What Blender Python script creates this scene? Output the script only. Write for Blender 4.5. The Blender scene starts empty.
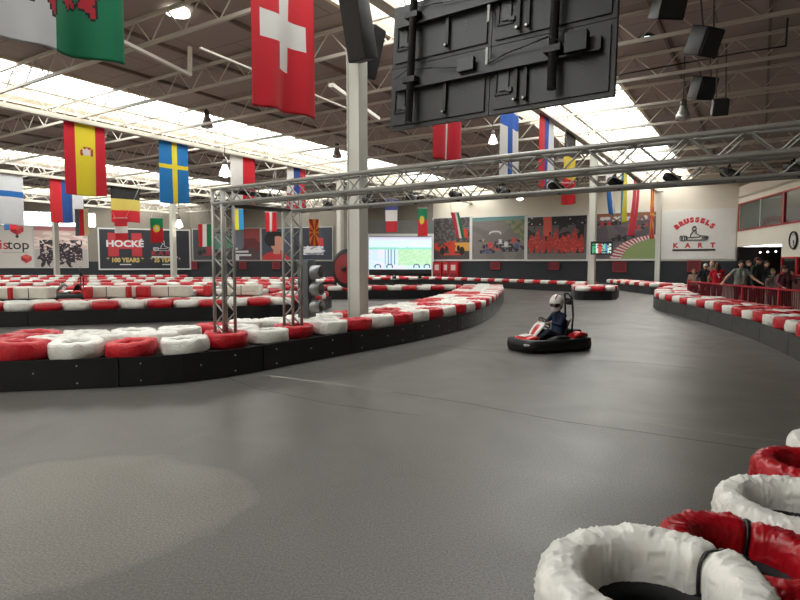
import bpy, bmesh, math, random
from mathutils import Vector, Matrix, noise
R = math.radians
C = bpy.context.scene.collection
sc = bpy.context.scene
random.seed(7)

# ---------------------------------------------------------------- camera, sky, light, exposure
FPX, HOR, EYE = 575.0, 263.0, 1.6
PITCH = math.atan((300 - HOR) / FPX)
cd = bpy.data.cameras.new('camera'); cam = bpy.data.objects.new('camera', cd); C.objects.link(cam)
cam.location = (0, 0, EYE); cam.rotation_euler = (R(90) - PITCH, 0, 0)
cd.sensor_width = 36; cd.lens = FPX / 800 * 36; cd.clip_end = 400
sc.camera = cam
wd = bpy.data.worlds.new('sky'); sc.world = wd; wd.use_nodes = True
bgn = wd.node_tree.nodes['Background']
bgn.inputs[0].default_value = (1.0, 0.975, 0.94, 1); bgn.inputs[1].default_value = 5.0
sc.view_settings.view_transform = 'Standard'; sc.view_settings.look = 'None'
sc.view_settings.gamma = 1; sc.view_settings.exposure = 0.62
sc.view_settings.use_curve_mapping = False
sc.cycles.max_bounces = 8; sc.cycles.diffuse_bounces = 5; sc.cycles.glossy_bounces = 3
sc.cycles.transparent_max_bounces = 12
sc.cycles.use_denoising = True
sc.cycles.sample_clamp_indirect = 8

# hall frame: u runs down the hall, w runs to the left across it
UX, UY = math.sin(R(32.05)), math.cos(R(32.05))
def H(u, w, z=0.0): return Vector((UX * u - UY * w, UY * u + UX * w, z))
HALL_ROT = -R(32.05)            # rotates local +Y onto u and local -X onto w
# roof light openings across the hall: (near edge, far edge) and the girder line below each
BAYS = [(4.5, 9.0, 6.87), (20.2, 25.2, 22.4), (36.0, 41.0, 38.4), (51.8, 56.8, 54.4)]
U0, U1 = -9.0, 49.0
for i, (a, b, g) in enumerate(BAYS[:3]):       # daylight portals on the roof lights
    ld = bpy.data.lights.new('roof_light_portal', 'AREA'); lo = bpy.data.objects.new('roof_light_portal', ld); C.objects.link(lo)
    ld.shape = 'RECTANGLE'; ld.size = b - a; ld.size_y = U1 - U0; ld.cycles.is_portal = True
    lo.location = H((U0 + U1) / 2, (a + b) / 2, 8.75); lo.rotation_euler = (0, 0, HALL_ROT)

# ---------------------------------------------------------------- helpers
cp, sp = math.cos(PITCH), math.sin(PITCH)
def ray(px, py):
    x = (px - 400) / FPX; zc = (300 - py) / FPX
    return Vector((x, cp + zc * sp, -sp + zc * cp))
def P(px, py, Y):
    d = ray(px, py); return Vector((0, 0, EYE)) + d * (Y / d.y)
def G(px, py, z=0.0):
    d = ray(px, py); return Vector((0, 0, EYE)) + d * ((z - EYE) / d.z)
def proj(p):
    x, y, z = p[0], p[1], p[2] - EYE
    f = y * cp - z * sp; uu = y * sp + z * cp
    if f < .2: return (9999, 9999)
    return 400 + FPX * x / f, 300 - FPX * uu / f

def srgb(c):
    c = c / 255.0
    return c / 12.92 if c <= .04045 else ((c + .055) / 1.055) ** 2.4
MATS = {}
def mat(name, rgb, rough=.6, metal=0.0, var=0.08, scale=6.0, bump=0.0, bscale=30.0, emit=0.0, spec=.5, lin=False):
    """procedural principled material with gentle colour variation and optional bump"""
    if name in MATS: return MATS[name]
    m = bpy.data.materials.new(name); m.use_nodes = True; nt = m.node_tree
    b = nt.nodes['Principled BSDF']
    col = tuple(rgb) if lin else tuple(srgb(c) for c in rgb)
    tc = nt.nodes.new('ShaderNodeTexCoord')
    if var > 0:
        n = nt.nodes.new('ShaderNodeTexNoise'); n.inputs['Scale'].default_value = scale; n.inputs['Detail'].default_value = 3
        nt.links.new(tc.outputs['Object'], n.inputs['Vector'])
        mx = nt.nodes.new('ShaderNodeMixRGB')
        mx.inputs[1].default_value = (*[max(0, c * (1 - var * 1.6)) for c in col], 1)
        mx.inputs[2].default_value = (*[min(1, c * (1 + var)) for c in col], 1)
        nt.links.new(n.outputs['Fac'], mx.inputs[0]); nt.links.new(mx.outputs[0], b.inputs['Base Color'])
    else: b.inputs['Base Color'].default_value = (*col, 1)
    b.inputs['Roughness'].default_value = rough; b.inputs['Metallic'].default_value = metal
    b.inputs['Specular IOR Level'].default_value = spec
    if bump > 0:
        n2 = nt.nodes.new('ShaderNodeTexNoise'); n2.inputs['Scale'].default_value = bscale; n2.inputs['Detail'].default_value = 5
        nt.links.new(tc.outputs['Object'], n2.inputs['Vector'])
        bp = nt.nodes.new('ShaderNodeBump'); bp.inputs['Strength'].default_value = bump; bp.inputs['Distance'].default_value = .02
        nt.links.new(n2.outputs['Fac'], bp.inputs['Height']); nt.links.new(bp.outputs[0], b.inputs['Normal'])
    if emit > 0:
        b.inputs['Emission Color'].default_value = (*col, 1); b.inputs['Emission Strength'].default_value = emit
    MATS[name] = m; return m

def flat(rgb, rough=.6, emit=0.0):
    return mat('colour_%02x%02x%02x_%d_%d' % (*[int(c) for c in rgb], int(rough * 100), int(emit * 100)), rgb, rough, var=.03, scale=3, emit=emit)

class MB:
    def __init__(s): s.v = []; s.f = []; s.m = []; s.sm = []
    def face(s, idx, mi=0, smooth=False): s.f.append(tuple(idx)); s.m.append(mi); s.sm.append(smooth)
    def add(s, verts, faces, mi=0, smooth=False):
        o = len(s.v); s.v += [Vector(p) for p in verts]
        for f in faces: s.face([o + i for i in f], mi, smooth)
    def box(s, c, d, M=None, mi=0, bev=0.0):
        """box centred at c with full size d; M rotates it about c"""
        c = Vector(c); hx, hy, hz = d[0] / 2, d[1] / 2, d[2] / 2
        if bev <= 0:
            vs = [Vector((x, y, z)) for x in (-hx, hx) for y in (-hy, hy) for z in (-hz, hz)]
            fs = [(0, 1, 3, 2), (4, 6, 7, 5), (0, 4, 5, 1), (2, 3, 7, 6), (0, 2, 6, 4), (1, 5, 7, 3)]
        else:
            bm = bmesh.new(); bmesh.ops.create_cube(bm, size=1)
            bmesh.ops.scale(bm, vec=d, verts=bm.verts)
            bmesh.ops.bevel(bm, geom=list(bm.edges), offset=bev, segments=3, affect='EDGES', profile=.5)
            bm.verts.ensure_lookup_table(); bm.verts.index_update()
            vs = [v.co.copy() for v in bm.verts]; fs = [tuple(v.index for v in f.verts) for f in bm.faces]; bm.free()
        if M: vs = [M @ v for v in vs]
        s.add([v + c for v in vs], fs, mi, bev > 0); return s
    def hexa(s, p8, mi=0):
        """8 points: bottom 4 ccw then top 4"""
        s.add(p8, [(3, 2, 1, 0), (4, 5, 6, 7), (0, 1, 5, 4), (1, 2, 6, 5), (2, 3, 7, 6), (3, 0, 4, 7)], mi); return s
    def tube(s, a, b, r, r2=None, n=8, mi=0, caps=True):
        a, b = Vector(a), Vector(b); r2 = r if r2 is None else r2
        d = (b - a)
        if d.length < 1e-6: return s
        d.normalize(); t = Vector((0, 0, 1)) if abs(d.z) < .9 else Vector((1, 0, 0))
        x = d.cross(t).normalized(); y = d.cross(x)
        vs = []
        for p, rr in ((a, r), (b, r2)):
            for k in range(n):
                an = 2 * math.pi * k / n; vs.append(p + (x * math.cos(an) + y * math.sin(an)) * rr)
        fs = [(k, (k + 1) % n, n + (k + 1) % n, n + k) for k in range(n)]
        o = len(s.v); s.add(vs, fs, mi, True)
        if caps: s.face([o + k for k in range(n)][::-1], mi); s.face([o + n + k for k in range(n)], mi)
        return s
    def bar(s, a, b, w, h, mi=0):
        """rectangular bar from a to b, w across, h up"""
        a, b = Vector(a), Vector(b); d = (b - a).normalized()
        t = Vector((0, 0, 1)) if abs(d.z) < .95 else Vector((1, 0, 0))
        x = d.cross(t).normalized() * w / 2; y = x.cross(d).normalized() * h / 2
        vs = [a - x - y, a + x - y, a + x + y, a - x + y, b - x - y, b + x - y, b + x + y, b - x + y]
        s.add(vs, [(0, 1, 2, 3), (7, 6, 5, 4), (0, 4, 5, 1), (1, 5, 6, 2), (2, 6, 7, 3), (3, 7, 4, 0)], mi); return s
    def path(s, pts, r, n=8, mi=0):
        for a, b in zip(pts[:-1], pts[1:]): s.tube(a, b, r, n=n, mi=mi)
        for p in pts[1:-1]: s.ball(p, (r, r, r), mi=mi, n=n, m=max(4, n // 2))
        return s
    def ball(s, c, r, M=None, mi=0, n=12, m=8, zmin=-1.0):
        c = Vector(c); vs = []; fs = []
        for j in range(m + 1):
            th = math.pi * j / m; z = math.cos(th)
            for k in range(n):
                an = 2 * math.pi * k / n
                v = Vector((math.sin(th) * math.cos(an) * r[0], math.sin(th) * math.sin(an) * r[1], max(z, zmin) * r[2]))
                vs.append((M @ v if M else v) + c)
        for j in range(m):
            for k in range(n):
                fs.append((j * n + k, (j + 1) * n + k, (j + 1) * n + (k + 1) % n, j * n + (k + 1) % n))
        s.add(vs, fs, mi, True); return s
    def lathe(s, prof, n=24, M=None, c=(0, 0, 0), mi=0, closed=False):
        """prof: (radius, height) pairs spun about local z"""
        c = Vector(c); vs = []
        for k in range(n):
            an = 2 * math.pi * k / n
            for r, z in prof:
                v = Vector((r * math.cos(an), r * math.sin(an), z)); vs.append((M @ v if M else v) + c)
        L = len(prof); fs = []
        for k in range(n):
            for j in range(L if closed else L - 1):
                j2 = (j + 1) % L; k2 = (k + 1) % n
                fs.append((k * L + j, k2 * L + j, k2 * L + j2, k * L + j2))
        s.add(vs, fs, mi, True); return s
    def prism(s, poly, F, t0, t1, mi=0):
        """2D polygon poly mapped by F(a,b,depth) and given thickness t0..t1"""
        n = len(poly); vs = [F(a, b, t0) for a, b in poly] + [F(a, b, t1) for a, b in poly]
        s.add(vs, [tuple(range(n))[::-1], tuple(range(n, 2 * n))] + [(i, (i + 1) % n, n + (i + 1) % n, n + i) for i in range(n)], mi); return s
    def build(s, name, mats, parent=None, origin=None):
        if not isinstance(mats, (list, tuple)): mats = [mats]
        me = bpy.data.meshes.new(name)
        o_ = Vector(origin) if origin is not None else None
        me.from_pydata([tuple(v - o_) if o_ is not None else tuple(v) for v in s.v], [], s.f)
        for m in mats: me.materials.append(m)
        for p, mi, sm in zip(me.polygons, s.m, s.sm): p.material_index = mi; p.use_smooth = sm
        me.update()
        o = bpy.data.objects.new(name, me); C.objects.link(o)
        if o_ is not None: o.location = o_
        if parent is not None:
            o.parent = parent; o.matrix_parent_inverse = parent.matrix_basis.inverted()
        return o

def tag(o, label=None, cat=None, group=None, kind=None):
    if label: o['label'] = label
    if cat: o['category'] = cat
    if group: o['group'] = group
    if kind: o['kind'] = kind
    return o
def thing(name, label, cat, loc=(0, 0, 0), rz=0.0, group=None):
    o = bpy.data.objects.new(name, None); C.objects.link(o); o.empty_display_size = .2
    o.location = loc; o.rotation_euler = (0, 0, rz); return tag(o, label, cat, group)
def struct(name, mb, m): return tag(mb.build(name, m), kind='structure')
def copy_tree(o, parent=None):
    c = o.copy(); C.objects.link(c)
    if parent is not None:
        c.parent = parent; c.matrix_parent_inverse = o.matrix_parent_inverse.copy()
    for ch in o.children: copy_tree(ch, c)
    return c
ORD = ['first', 'second', 'third', 'fourth', 'fifth', 'sixth', 'seventh', 'eighth', 'ninth', 'tenth', 'eleventh', 'twelfth']
def nth(i):
    if i < 12: return ORD[i]
    k = i + 1
    return '%d%s' % (k, 'th' if 10 <= k % 100 <= 20 else {1: 'st', 2: 'nd', 3: 'rd'}.get(k % 10, 'th'))

def text_mb(mb, s, size, F, mi=0, depth=.01, t0=0.0, bold=0.0, center=True, sx=1.0):
    """lay the string as solid lettering: F(a,b,t) maps text plane to world"""
    cu = bpy.data.curves.new('t', 'FONT'); cu.body = s; cu.size = size; cu.offset = bold
    cu.align_x = 'CENTER' if center else 'LEFT'; cu.resolution_u = 3
    ob = bpy.data.objects.new('t', cu); C.objects.link(ob)
    dg = bpy.context.evaluated_depsgraph_get(); me = bpy.data.meshes.new_from_object(ob.evaluated_get(dg))
    vs = [v.co.copy() for v in me.vertices]; fs = [tuple(p.vertices) for p in me.polygons]
    mb.add([F(v.x * sx, v.y, t0 + depth) for v in vs], fs, mi)
    bpy.data.objects.remove(ob); bpy.data.curves.remove(cu); bpy.data.meshes.remove(me)

# ---------------------------------------------------------------- materials
def steel(name, rgb, rough=.45): return mat(name, rgb, rough, .0, .06, 3)
white_steel = steel('cream_painted_steel', (205, 200, 188))
grey_steel = mat('dark_steel', (96, 92, 88), .5, .2, .05, 3)
alu = mat('truss_aluminium', (158, 156, 151), .36, .35, .06, 8)
black_pl = mat('black_plastic', (22, 22, 23), .45, 0, .1, 8)
tv_black = mat('screen_casing_black', (46, 47, 49), .42, 0, .1, 2)
rubber = mat('rubber', (20, 20, 21), .75, 0, .15, 20, bump=.2)
red_paint = mat('red_paint', (176, 28, 38), .4, 0, .06, 4)
board_m = mat('black_barrier_board', (17, 18, 20), .38, 0, .3, 3, bump=.1, bscale=12)
deck_m = mat('barrier_core', (30, 30, 30), .8, 0, .1)
bolt_m = mat('bolt_steel', (190, 190, 188), .35, .7, 0)
cream_wall = mat('cream_wall', (214, 206, 190), .8, 0, .05, 1)
worn_board = mat('worn_grey_board', (58, 58, 56), .5, 0, .45, 4, bump=.1, bscale=12)
dark_wall = mat('dark_grey_wall', (38, 41, 46), .7, 0, .12, 1)
frame_white = mat('white_frame', (206, 206, 204), .5, 0, .03)
col_m = mat('column_paint', (198, 197, 188), .5, 0, .06, 2)
skin_m = mat('skin', (196, 148, 122), .55, 0, .05, 12)
lamp_lit = mat('lit_bulb', (255, 246, 228), .4, var=0, emit=9)
lamp_shell = mat('lamp_shell', (180, 180, 176), .3, .6, .05)

def wrap_mat(name, rgb, dirt):
    m = bpy.data.materials.new(name); m.use_nodes = True; nt = m.node_tree; b = nt.nodes['Principled BSDF']
    tc = nt.nodes.new('ShaderNodeTexCoord'); L = nt.links.new
    n = nt.nodes.new('ShaderNodeTexNoise'); n.inputs['Scale'].default_value = 5; n.inputs['Detail'].default_value = 6
    n.inputs['Distortion'].default_value = 1.0
    L(tc.outputs['Object'], n.inputs['Vector'])
    rp = nt.nodes.new('ShaderNodeValToRGB'); e = rp.color_ramp.elements
    c = tuple(srgb(x) for x in rgb)
    e[0].position = .3; e[0].color = (*[x * (1 - dirt) for x in c], 1); e[1].position = .52; e[1].color = (*c, 1)
    L(n.outputs['Fac'], rp.inputs[0]); L(rp.outputs[0], b.inputs['Base Color'])
    b.inputs['Roughness'].default_value = .36
    n2 = nt.nodes.new('ShaderNodeTexNoise'); n2.inputs['Scale'].default_value = 14; n2.inputs['Detail'].default_value = 4; n2.inputs['Distortion'].default_value = 2.2
    L(tc.outputs['Object'], n2.inputs['Vector'])
    bp = nt.nodes.new('ShaderNodeBump'); bp.inputs['Strength'].default_value = .55; bp.inputs['Distance'].default_value = .03
    L(n2.outputs['Fac'], bp.inputs['Height']); L(bp.outputs[0], b.inputs['Normal'])
    return m
wrap_red = wrap_mat('red_plastic_wrap', (192, 22, 36), .3)
wrap_white = wrap_mat('white_plastic_wrap', (226, 224, 216), .16)

def wrap2(name, rgb, dirt):
    m = wrap_mat(name, rgb, dirt); nt = m.node_tree; b = nt.nodes['Principled BSDF']; L = nt.links.new
    tc = nt.nodes['Texture Coordinate']; bp = nt.nodes['Bump']; prev = None
    for sc_, st, dist in ((7, .9, .02), (17, .6, .012)):
        n = nt.nodes.new('ShaderNodeTexNoise'); n.noise_type = 'RIDGED_MULTIFRACTAL'; n.inputs['Scale'].default_value = sc_
        n.inputs['Detail'].default_value = 2; n.inputs['Distortion'].default_value = .9; L(tc.outputs['Object'], n.inputs['Vector'])
        q = nt.nodes.new('ShaderNodeBump'); q.inputs['Strength'].default_value = st; q.inputs['Distance'].default_value = dist
        L(n.outputs['Fac'], q.inputs['Height'])
        if prev: L(prev.outputs[0], q.inputs['Normal'])
        prev = q
    L(prev.outputs[0], b.inputs['Normal']); b.inputs['Roughness'].default_value = .32
    return m
def floor_mat():
    m = bpy.data.materials.new('sealed_track_floor'); m.use_nodes = True; nt = m.node_tree; b = nt.nodes['Principled BSDF']; L = nt.links.new
    tc = nt.nodes.new('ShaderNodeTexCoord')
    def noi(s, d, dist=0):
        n = nt.nodes.new('ShaderNodeTexNoise'); n.inputs['Scale'].default_value = s; n.inputs['Detail'].default_value = d; n.inputs['Distortion'].default_value = dist
        L(tc.outputs['Object'], n.inputs['Vector']); return n
    def ramp(src, p0, c0, p1, c1):
        r = nt.nodes.new('ShaderNodeValToRGB'); e = r.color_ramp.elements
        e[0].position = p0; e[0].color = (*c0, 1); e[1].position = p1; e[1].color = (*c1, 1); L(src, r.inputs[0]); return r
    big = noi(.22, 5, .6); base = ramp(big.outputs['Fac'], .35, (.088, .083, .077), .65, (.128, .122, .113))
    # worn patch, an old resurfaced area of the track
    mp = nt.nodes.new('ShaderNodeMapping'); L(tc.outputs['Object'], mp.inputs['Vector'])
    mp.inputs['Location'].default_value = (2.1 / 1.1, -3.7 / .95, 0); mp.inputs['Scale'].default_value = (1 / 1.1, 1 / .95, 0)
    wn = noi(1.1, 3, 0)
    ad = nt.nodes.new('ShaderNodeVectorMath'); ad.operation = 'MULTIPLY_ADD'; ad.inputs[1].default_value = (.7, .7, 0)
    L(wn.outputs['Color'], ad.inputs[0]); L(mp.outputs[0], ad.inputs[2])
    sb = nt.nodes.new('ShaderNodeVectorMath'); sb.operation = 'SUBTRACT'; sb.inputs[1].default_value = (.35, .35, 0); L(ad.outputs[0], sb.inputs[0])
    ln = nt.nodes.new('ShaderNodeVectorMath'); ln.operation = 'LENGTH'; L(sb.outputs[0], ln.inputs[0])
    inside = ramp(ln.outputs['Value'], .93, (1, 1, 1), 1.0, (0, 0, 0))
    mx = nt.nodes.new('ShaderNodeMixRGB'); mx.blend_type = 'MIX'; mx.inputs[2].default_value = (.165, .148, .122, 1)
    ml = nt.nodes.new('ShaderNodeMath'); ml.operation = 'MULTIPLY'; ml.inputs[1].default_value = .5
    L(inside.outputs[0], ml.inputs[0]); L(ml.outputs[0], mx.inputs[0]); L(base.outputs[0], mx.inputs[1])
    edge = nt.nodes.new('ShaderNodeValToRGB'); e = edge.color_ramp.elements
    e[0].position = .92; e[0].color = (0, 0, 0, 1); e[1].position = 1.12; e[1].color = (0, 0, 0, 1)
    k = edge.color_ramp.elements.new(1.0); k.color = (1, 1, 1, 1); L(ln.outputs['Value'], edge.inputs[0])
    mx2 = nt.nodes.new('ShaderNodeMixRGB'); mx2.inputs[2].default_value = (.07, .067, .062, 1)
    ml2 = nt.nodes.new('ShaderNodeMath'); ml2.operation = 'MULTIPLY'; ml2.inputs[1].default_value = .45
    L(edge.outputs[0], ml2.inputs[0]); L(ml2.outputs[0], mx2.inputs[0]); L(mx.outputs[0], mx2.inputs[1])
    # fine aggregate
    sp_ = noi(75, 3); spr = ramp(sp_.outputs['Fac'], .36, (.62, .62, .62), .66, (1.42, 1.42, 1.4))
    mu = nt.nodes.new('ShaderNodeMixRGB'); mu.blend_type = 'MULTIPLY'; mu.inputs[0].default_value = 1
    L(mx2.outputs[0], mu.inputs[1]); L(spr.outputs[0], mu.inputs[2]); L(mu.outputs[0], b.inputs['Base Color'])
    rn = noi(.9, 6, .8); rr = ramp(rn.outputs['Fac'], .3, (.31, .31, .31), .7, (.42, .42, .42)); L(rr.outputs[0], b.inputs['Roughness'])
    bn = noi(95, 3); bp = nt.nodes.new('ShaderNodeBump'); bp.inputs['Strength'].default_value = .35; bp.inputs['Distance'].default_value = .004
    L(bn.outputs['Fac'], bp.inputs['Height']); L(bp.outputs[0], b.inputs['Normal'])
    b.inputs['Specular IOR Level'].default_value = .55
    return m

def ceiling_mat():
    m = bpy.data.materials.new('roof_underside'); m.use_nodes = True; nt = m.node_tree; b = nt.nodes['Principled BSDF']; L = nt.links.new
    tc = nt.nodes.new('ShaderNodeTexCoord')
    br = nt.nodes.new('ShaderNodeTexBrick'); br.offset = .5; br.inputs['Scale'].default_value = 1
    br.inputs['Brick Width'].default_value = 2.4; br.inputs['Row Height'].default_value = 1.2; br.inputs['Mortar Size'].default_value = .02
    br.inputs['Color1'].default_value = (.40, .335, .30, 1); br.inputs['Color2'].default_value = (.37, .31, .28, 1)
    br.inputs['Mortar'].default_value = (.22, .18, .16, 1)
    L(tc.outputs['Object'], br.inputs['Vector']); L(br.outputs['Color'], b.inputs['Base Color'])
    b.inputs['Roughness'].default_value = .9
    return m

# ---------------------------------------------------------------- floor, roof, walls
f = MB(); f.box((0, 30, -.1), (170, 150, .2)); struct('floor', f, floor_mat())
cm = ceiling_mat()
def hall_obj(name, mb, m):
    o = struct(name, mb, m); o.rotation_euler = (0, 0, HALL_ROT); return o    # local x = -w, local y = u
mb = MB(); edges = [-16.0] + [e for a, b, g in BAYS for e in (a, b)] + [72.0]
for a, b in zip(edges[0::2], edges[1::2]):
    mb.box((-(a + b) / 2, (U0 + U1) / 2, 8.1), (b - a, U1 - U0 + 8, .2))
mb.box((30, (U0 + U1) / 2, 8.1), (.2, U1 - U0, .2))
hall_obj('ceiling', mb, cm)
curb_m = mat('cream_roof_curb', (228, 214, 186), .7, 0, .04, 2)
pane_m = bpy.data.materials.new('roof_light_glazing'); pane_m.use_nodes = True
nt = pane_m.node_tree; nt.nodes.clear(); o_ = nt.nodes.new('ShaderNodeOutputMaterial'); t_ = nt.nodes.new('ShaderNodeBsdfTransparent')
g_ = nt.nodes.new('ShaderNodeBsdfGlossy'); mx_ = nt.nodes.new('ShaderNodeMixShader'); t_.inputs[0].default_value = (.95, .97, .97, 1)
g_.inputs['Roughness'].default_value = .1; mx_.inputs[0].default_value = .05
nt.links.new(t_.outputs[0], mx_.inputs[1]); nt.links.new(g_.outputs[0], mx_.inputs[2]); nt.links.new(mx_.outputs[0], o_.inputs[0])
for i, (a, b, g) in enumerate(BAYS):
    mb = MB()
    for e in (a - .06, b + .06): mb.box((-e, (U0 + U1) / 2, 8.3), (.12, U1 - U0, .75))
    for e in (U0, U1): mb.box((-(a + b) / 2, e, 8.3), (b - a, .12, .6))
    hall_obj('trim_%d' % (i + 1), mb, curb_m)
    mb = MB(); mb.box((-(a + b) / 2, (U0 + U1) / 2, 8.62), (b - a, U1 - U0, .012))
    wo = hall_obj('window_%d' % (i + 1), mb, pane_m)
    gb = MB(); u = U0 + .6
    while u < U1:
        gb.box((-(a + b) / 2, u, 8.58), (b - a, .05, .06)); u += 1.2
    o = gb.build('glazing_bar', white_steel); o.parent = wo

# back wall, running across the hall and bending towards the left end
P5 = P(735.3, 260, 41.5); P3 = P(433, 260, 54.6); P1 = P(191, 260, 64.0); P0 = P(-110, 260, 53.0)
P5.z = P3.z = P1.z = P0.z = 0
def wall_seg(name, a, b, z0, z1, th, m, side=1):
    a, b = Vector(a), Vector(b); d = (b - a).normalized(); n = Vector((-d.y, d.x, 0)) * th * side
    mb = MB(); mb.hexa([Vector((p.x, p.y, z)) for z in (z0, z1) for p in (a, b, b + n, a + n)])
    return struct(name, mb, m)
P5x = P5 + (P5 - P3).normalized() * .3
for nm, a, b in (('wall_back', P3, P5x), ('wall_back_left', P1, P3), ('wall_left', P0, P1)):
    mb = MB(); d = (b - a).normalized(); n = Vector((-d.y, d.x, 0)) * .3
    if nm == 'wall_back_left':          # opening with the big bright doorway
        q0 = a + (b - a) * .0; cut = []
    mb.hexa([Vector((p.x, p.y, z)) for z in (1.75, 8.0) for p in (a, b, b + n, a + n)], 0)
    mb.hexa([Vector((p.x, p.y, z)) for z in (0, 1.75) for p in (a, b, b + n, a + n)], 1)
    struct(nm, mb, [cream_wall if nm == 'wall_back' else mat('taupe_wall', (134, 126, 115), .8, 0, .06, 1), dark_wall])
wall_seg('wall_back_upper', P5 + Vector((0, 0, 0)), P5 + (P5 - P3).normalized() * 18, 6.9, 8, .3, cream_wall)
# far corner walls that close the hall
wall_seg('wall_far_left', P0, P0 + Vector((-14, -52, 0)), 0, 8, .3, cream_wall, -1)
wall_seg('wall_far_right', H(-12, -15), H(50, -15), 0, 8, .3, cream_wall, 1)
wall_seg('wall_front', H(-13, -15.5), H(-13, 55), 0, 8, .3, cream_wall, -1)

class Wall:
    """vertical plane through plan points a (left) and b (right), facing the camera"""
    def __init__(s, a, b):
        s.a = Vector((a.x, a.y, 0)); s.ex = (Vector((b.x, b.y, 0)) - s.a).normalized(); s.n = Vector((s.ex.y, -s.ex.x, 0))
    def hit(s, px, py):
        d = ray(px, py); o = Vector((0, 0, EYE)); t = (s.a - o).dot(s.n) / d.dot(s.n); p = o + d * t
        return (p - s.a).dot(s.ex), p.z
    def F(s, A0, B0, off=.0):
        return lambda a, b, t: s.a + s.ex * (A0 + a) + Vector((0, 0, B0 + b)) + s.n * (off + t)
W_back, W_mid, W_left = Wall(P3, P5), Wall(P1, P3), Wall(P0, P1)

# ---------------------------------------------------------------- office block on the right (raised windows over a dark opening)
OD = Vector((-.233, -1, 0)).normalized(); OC = Vector((P5.x, P5.y, 0)) + Vector((.05, -.05, 0))
OL = math.hypot(.233, 1)
def OW(t, z, off=0.0):      # t metres of depth towards the camera, off = into the office
    n = Vector((-OD.y, OD.x, 0)); n = n if n.x > 0 else -n
    return OC + OD * (t * OL) + n * off + Vector((0, 0, z))
def ow_box(mb, t0, t1, z0, z1, o0, o1, mi=0):
    mb.hexa([OW(t, z, o) for z in (z0, z1) for t, o in ((t0, o0), (t1, o0), (t1, o1), (t0, o1))], mi)
office_white = mat('office_white_wall', (226, 220, 206), .75, 0, .04, 1)
mb = MB(); TE = 30
ow_box(mb, 0, TE, 2.75, 3.84, 0, .25); ow_box(mb, 0, TE, 5.8, 7.0, 0, .25)
ow_box(mb, 7.5, TE, 1.95, 2.75, 0, .25); ow_box(mb, 0, .3, 3.84, 5.8, 0, .25)
ow_box(mb, TE - .3, TE, 0, 6.1, 0, .25)
struct('wall_right', mb, office_white)
mb = MB(); ow_box(mb, -1, TE, 6.15, 6.3, 0, 7); struct('ceiling_office', mb, office_white)
mb = MB(); ow_box(mb, -1, TE, 2.95, 3.1, .25, 7); struct('floor_office', mb, dark_wall)
mb = MB(); ow_box(mb, -1, TE, 3.1, 6.15, 6.8, 7); struct('wall_office', mb, mat('pale_green_wall', (150, 160, 150), .8, 0, .05, 1))
mb = MB(); ow_box(mb, -1, TE, 0, 2.95, 6.5, 6.8); ow_box(mb, .0, .3, 0, 2.75, 0, 6.5)
struct('wall_bar', mb, mat('bar_dark_wall', (30, 26, 25), .7, 0, .2, 2))
glass_m = mat('office_glass', (92, 104, 98), .06, 0, .05, 1, spec=1.0)
glass_m.node_tree.nodes['Principled BSDF'].inputs['Alpha'].default_value = .55
dglass = mat('dark_glass', (20, 20, 22), .08, 0, .05, 1, spec=.8)
def office_window(i, t0, t1, z0, z1, divs, g):
    mb = MB(); fw = .09
    for za, zb in ((z0, z0 + fw), (z1 - fw, z1)): ow_box(mb, t0, t1, za, zb, -.05, .12)
    for ta in (t0, t1 - .12): ow_box(mb, ta, ta + .12, z0, z1, -.05, .12)
    w = struct('window_%d' % i, mb, red_paint)
    mb = MB()
    for dv in divs: ow_box(mb, dv, dv + .08, z0 + fw, z1 - fw, -.01, .06)
    if divs: o = mb.build('mullion', frame_white, w)
    mb = MB(); ow_box(mb, t0 + .1, t1 - .1, z0 + fw, z1 - fw, .02, .04); mb.build('pane', g, w)
    return w
office_window(5, .15, 7.6, 3.84, 5.8, [4.0], glass_m)
office_window(6, 7.6, 14.5, 3.84, 5.8, [], dglass)
office_window(7, 14.5, 21, 3.84, 5.8, [17.7], dglass)
for k, (t0, t1) in enumerate(((7.6, 9.6), (9.6, 12.0), (12, 15), (15, 18))):
    office_window(8 + k, t0, t1, .9, 1.95, [], dglass)
mb = MB(); ow_box(mb, 7.5, TE, 0, .9, 0, .2); struct('wall_right_base', mb, mat('dark_red_panel', (70, 26, 28), .6, 0, .1, 2))
mb = MB(); ow_box(mb, .3, .5, 3.1, 6.9, .25, 6.8); struct('wall_office_end', mb, mat('pale_green_wall', (150, 160, 150)))
mb = MB(); ow_box(mb, TE - .5, TE, 0, 6.15, .25, 6.8); struct('wall_office_front', mb, mat('pale_green_wall', (150, 160, 150)))
# bar back shelf inside the opening, with bottles
sh = thing('bar_counter', 'long dark bar counter under the opening in the white office wall', 'counter', OW(4, 0, 3.2))
mb = MB(); ow_box(mb, .9, 7.2, 0, 1.05, 2.8, 3.4); mb.build('counter_body', mat('dark_wood', (46, 30, 24), .5, 0, .2, 4), sh)
mb = MB(); ow_box(mb, .8, 7.3, 1.05, 1.1, 2.7, 3.5); mb.build('counter_top', black_pl, sh)
for k in range(3):
    o = MB().ball(OW(.9 + 1.3 * k, 2.35, 1.2), (.055, .055, .055), n=10, m=6).build('globe_lamp', lamp_lit, origin=OW(.9 + 1.3 * k, 2.35, 1.2))
    tag(o, 'small white globe light in the dark opening, %s from the back wall' % nth(k), 'lamp', 'globe lights over the bar')
    cb = MB().tube(OW(.9 + 1.3 * k, 2.42, 1.2), OW(.9 + 1.3 * k, 2.95, 1.2), .01, n=5).build('cord', black_pl, o)

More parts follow.
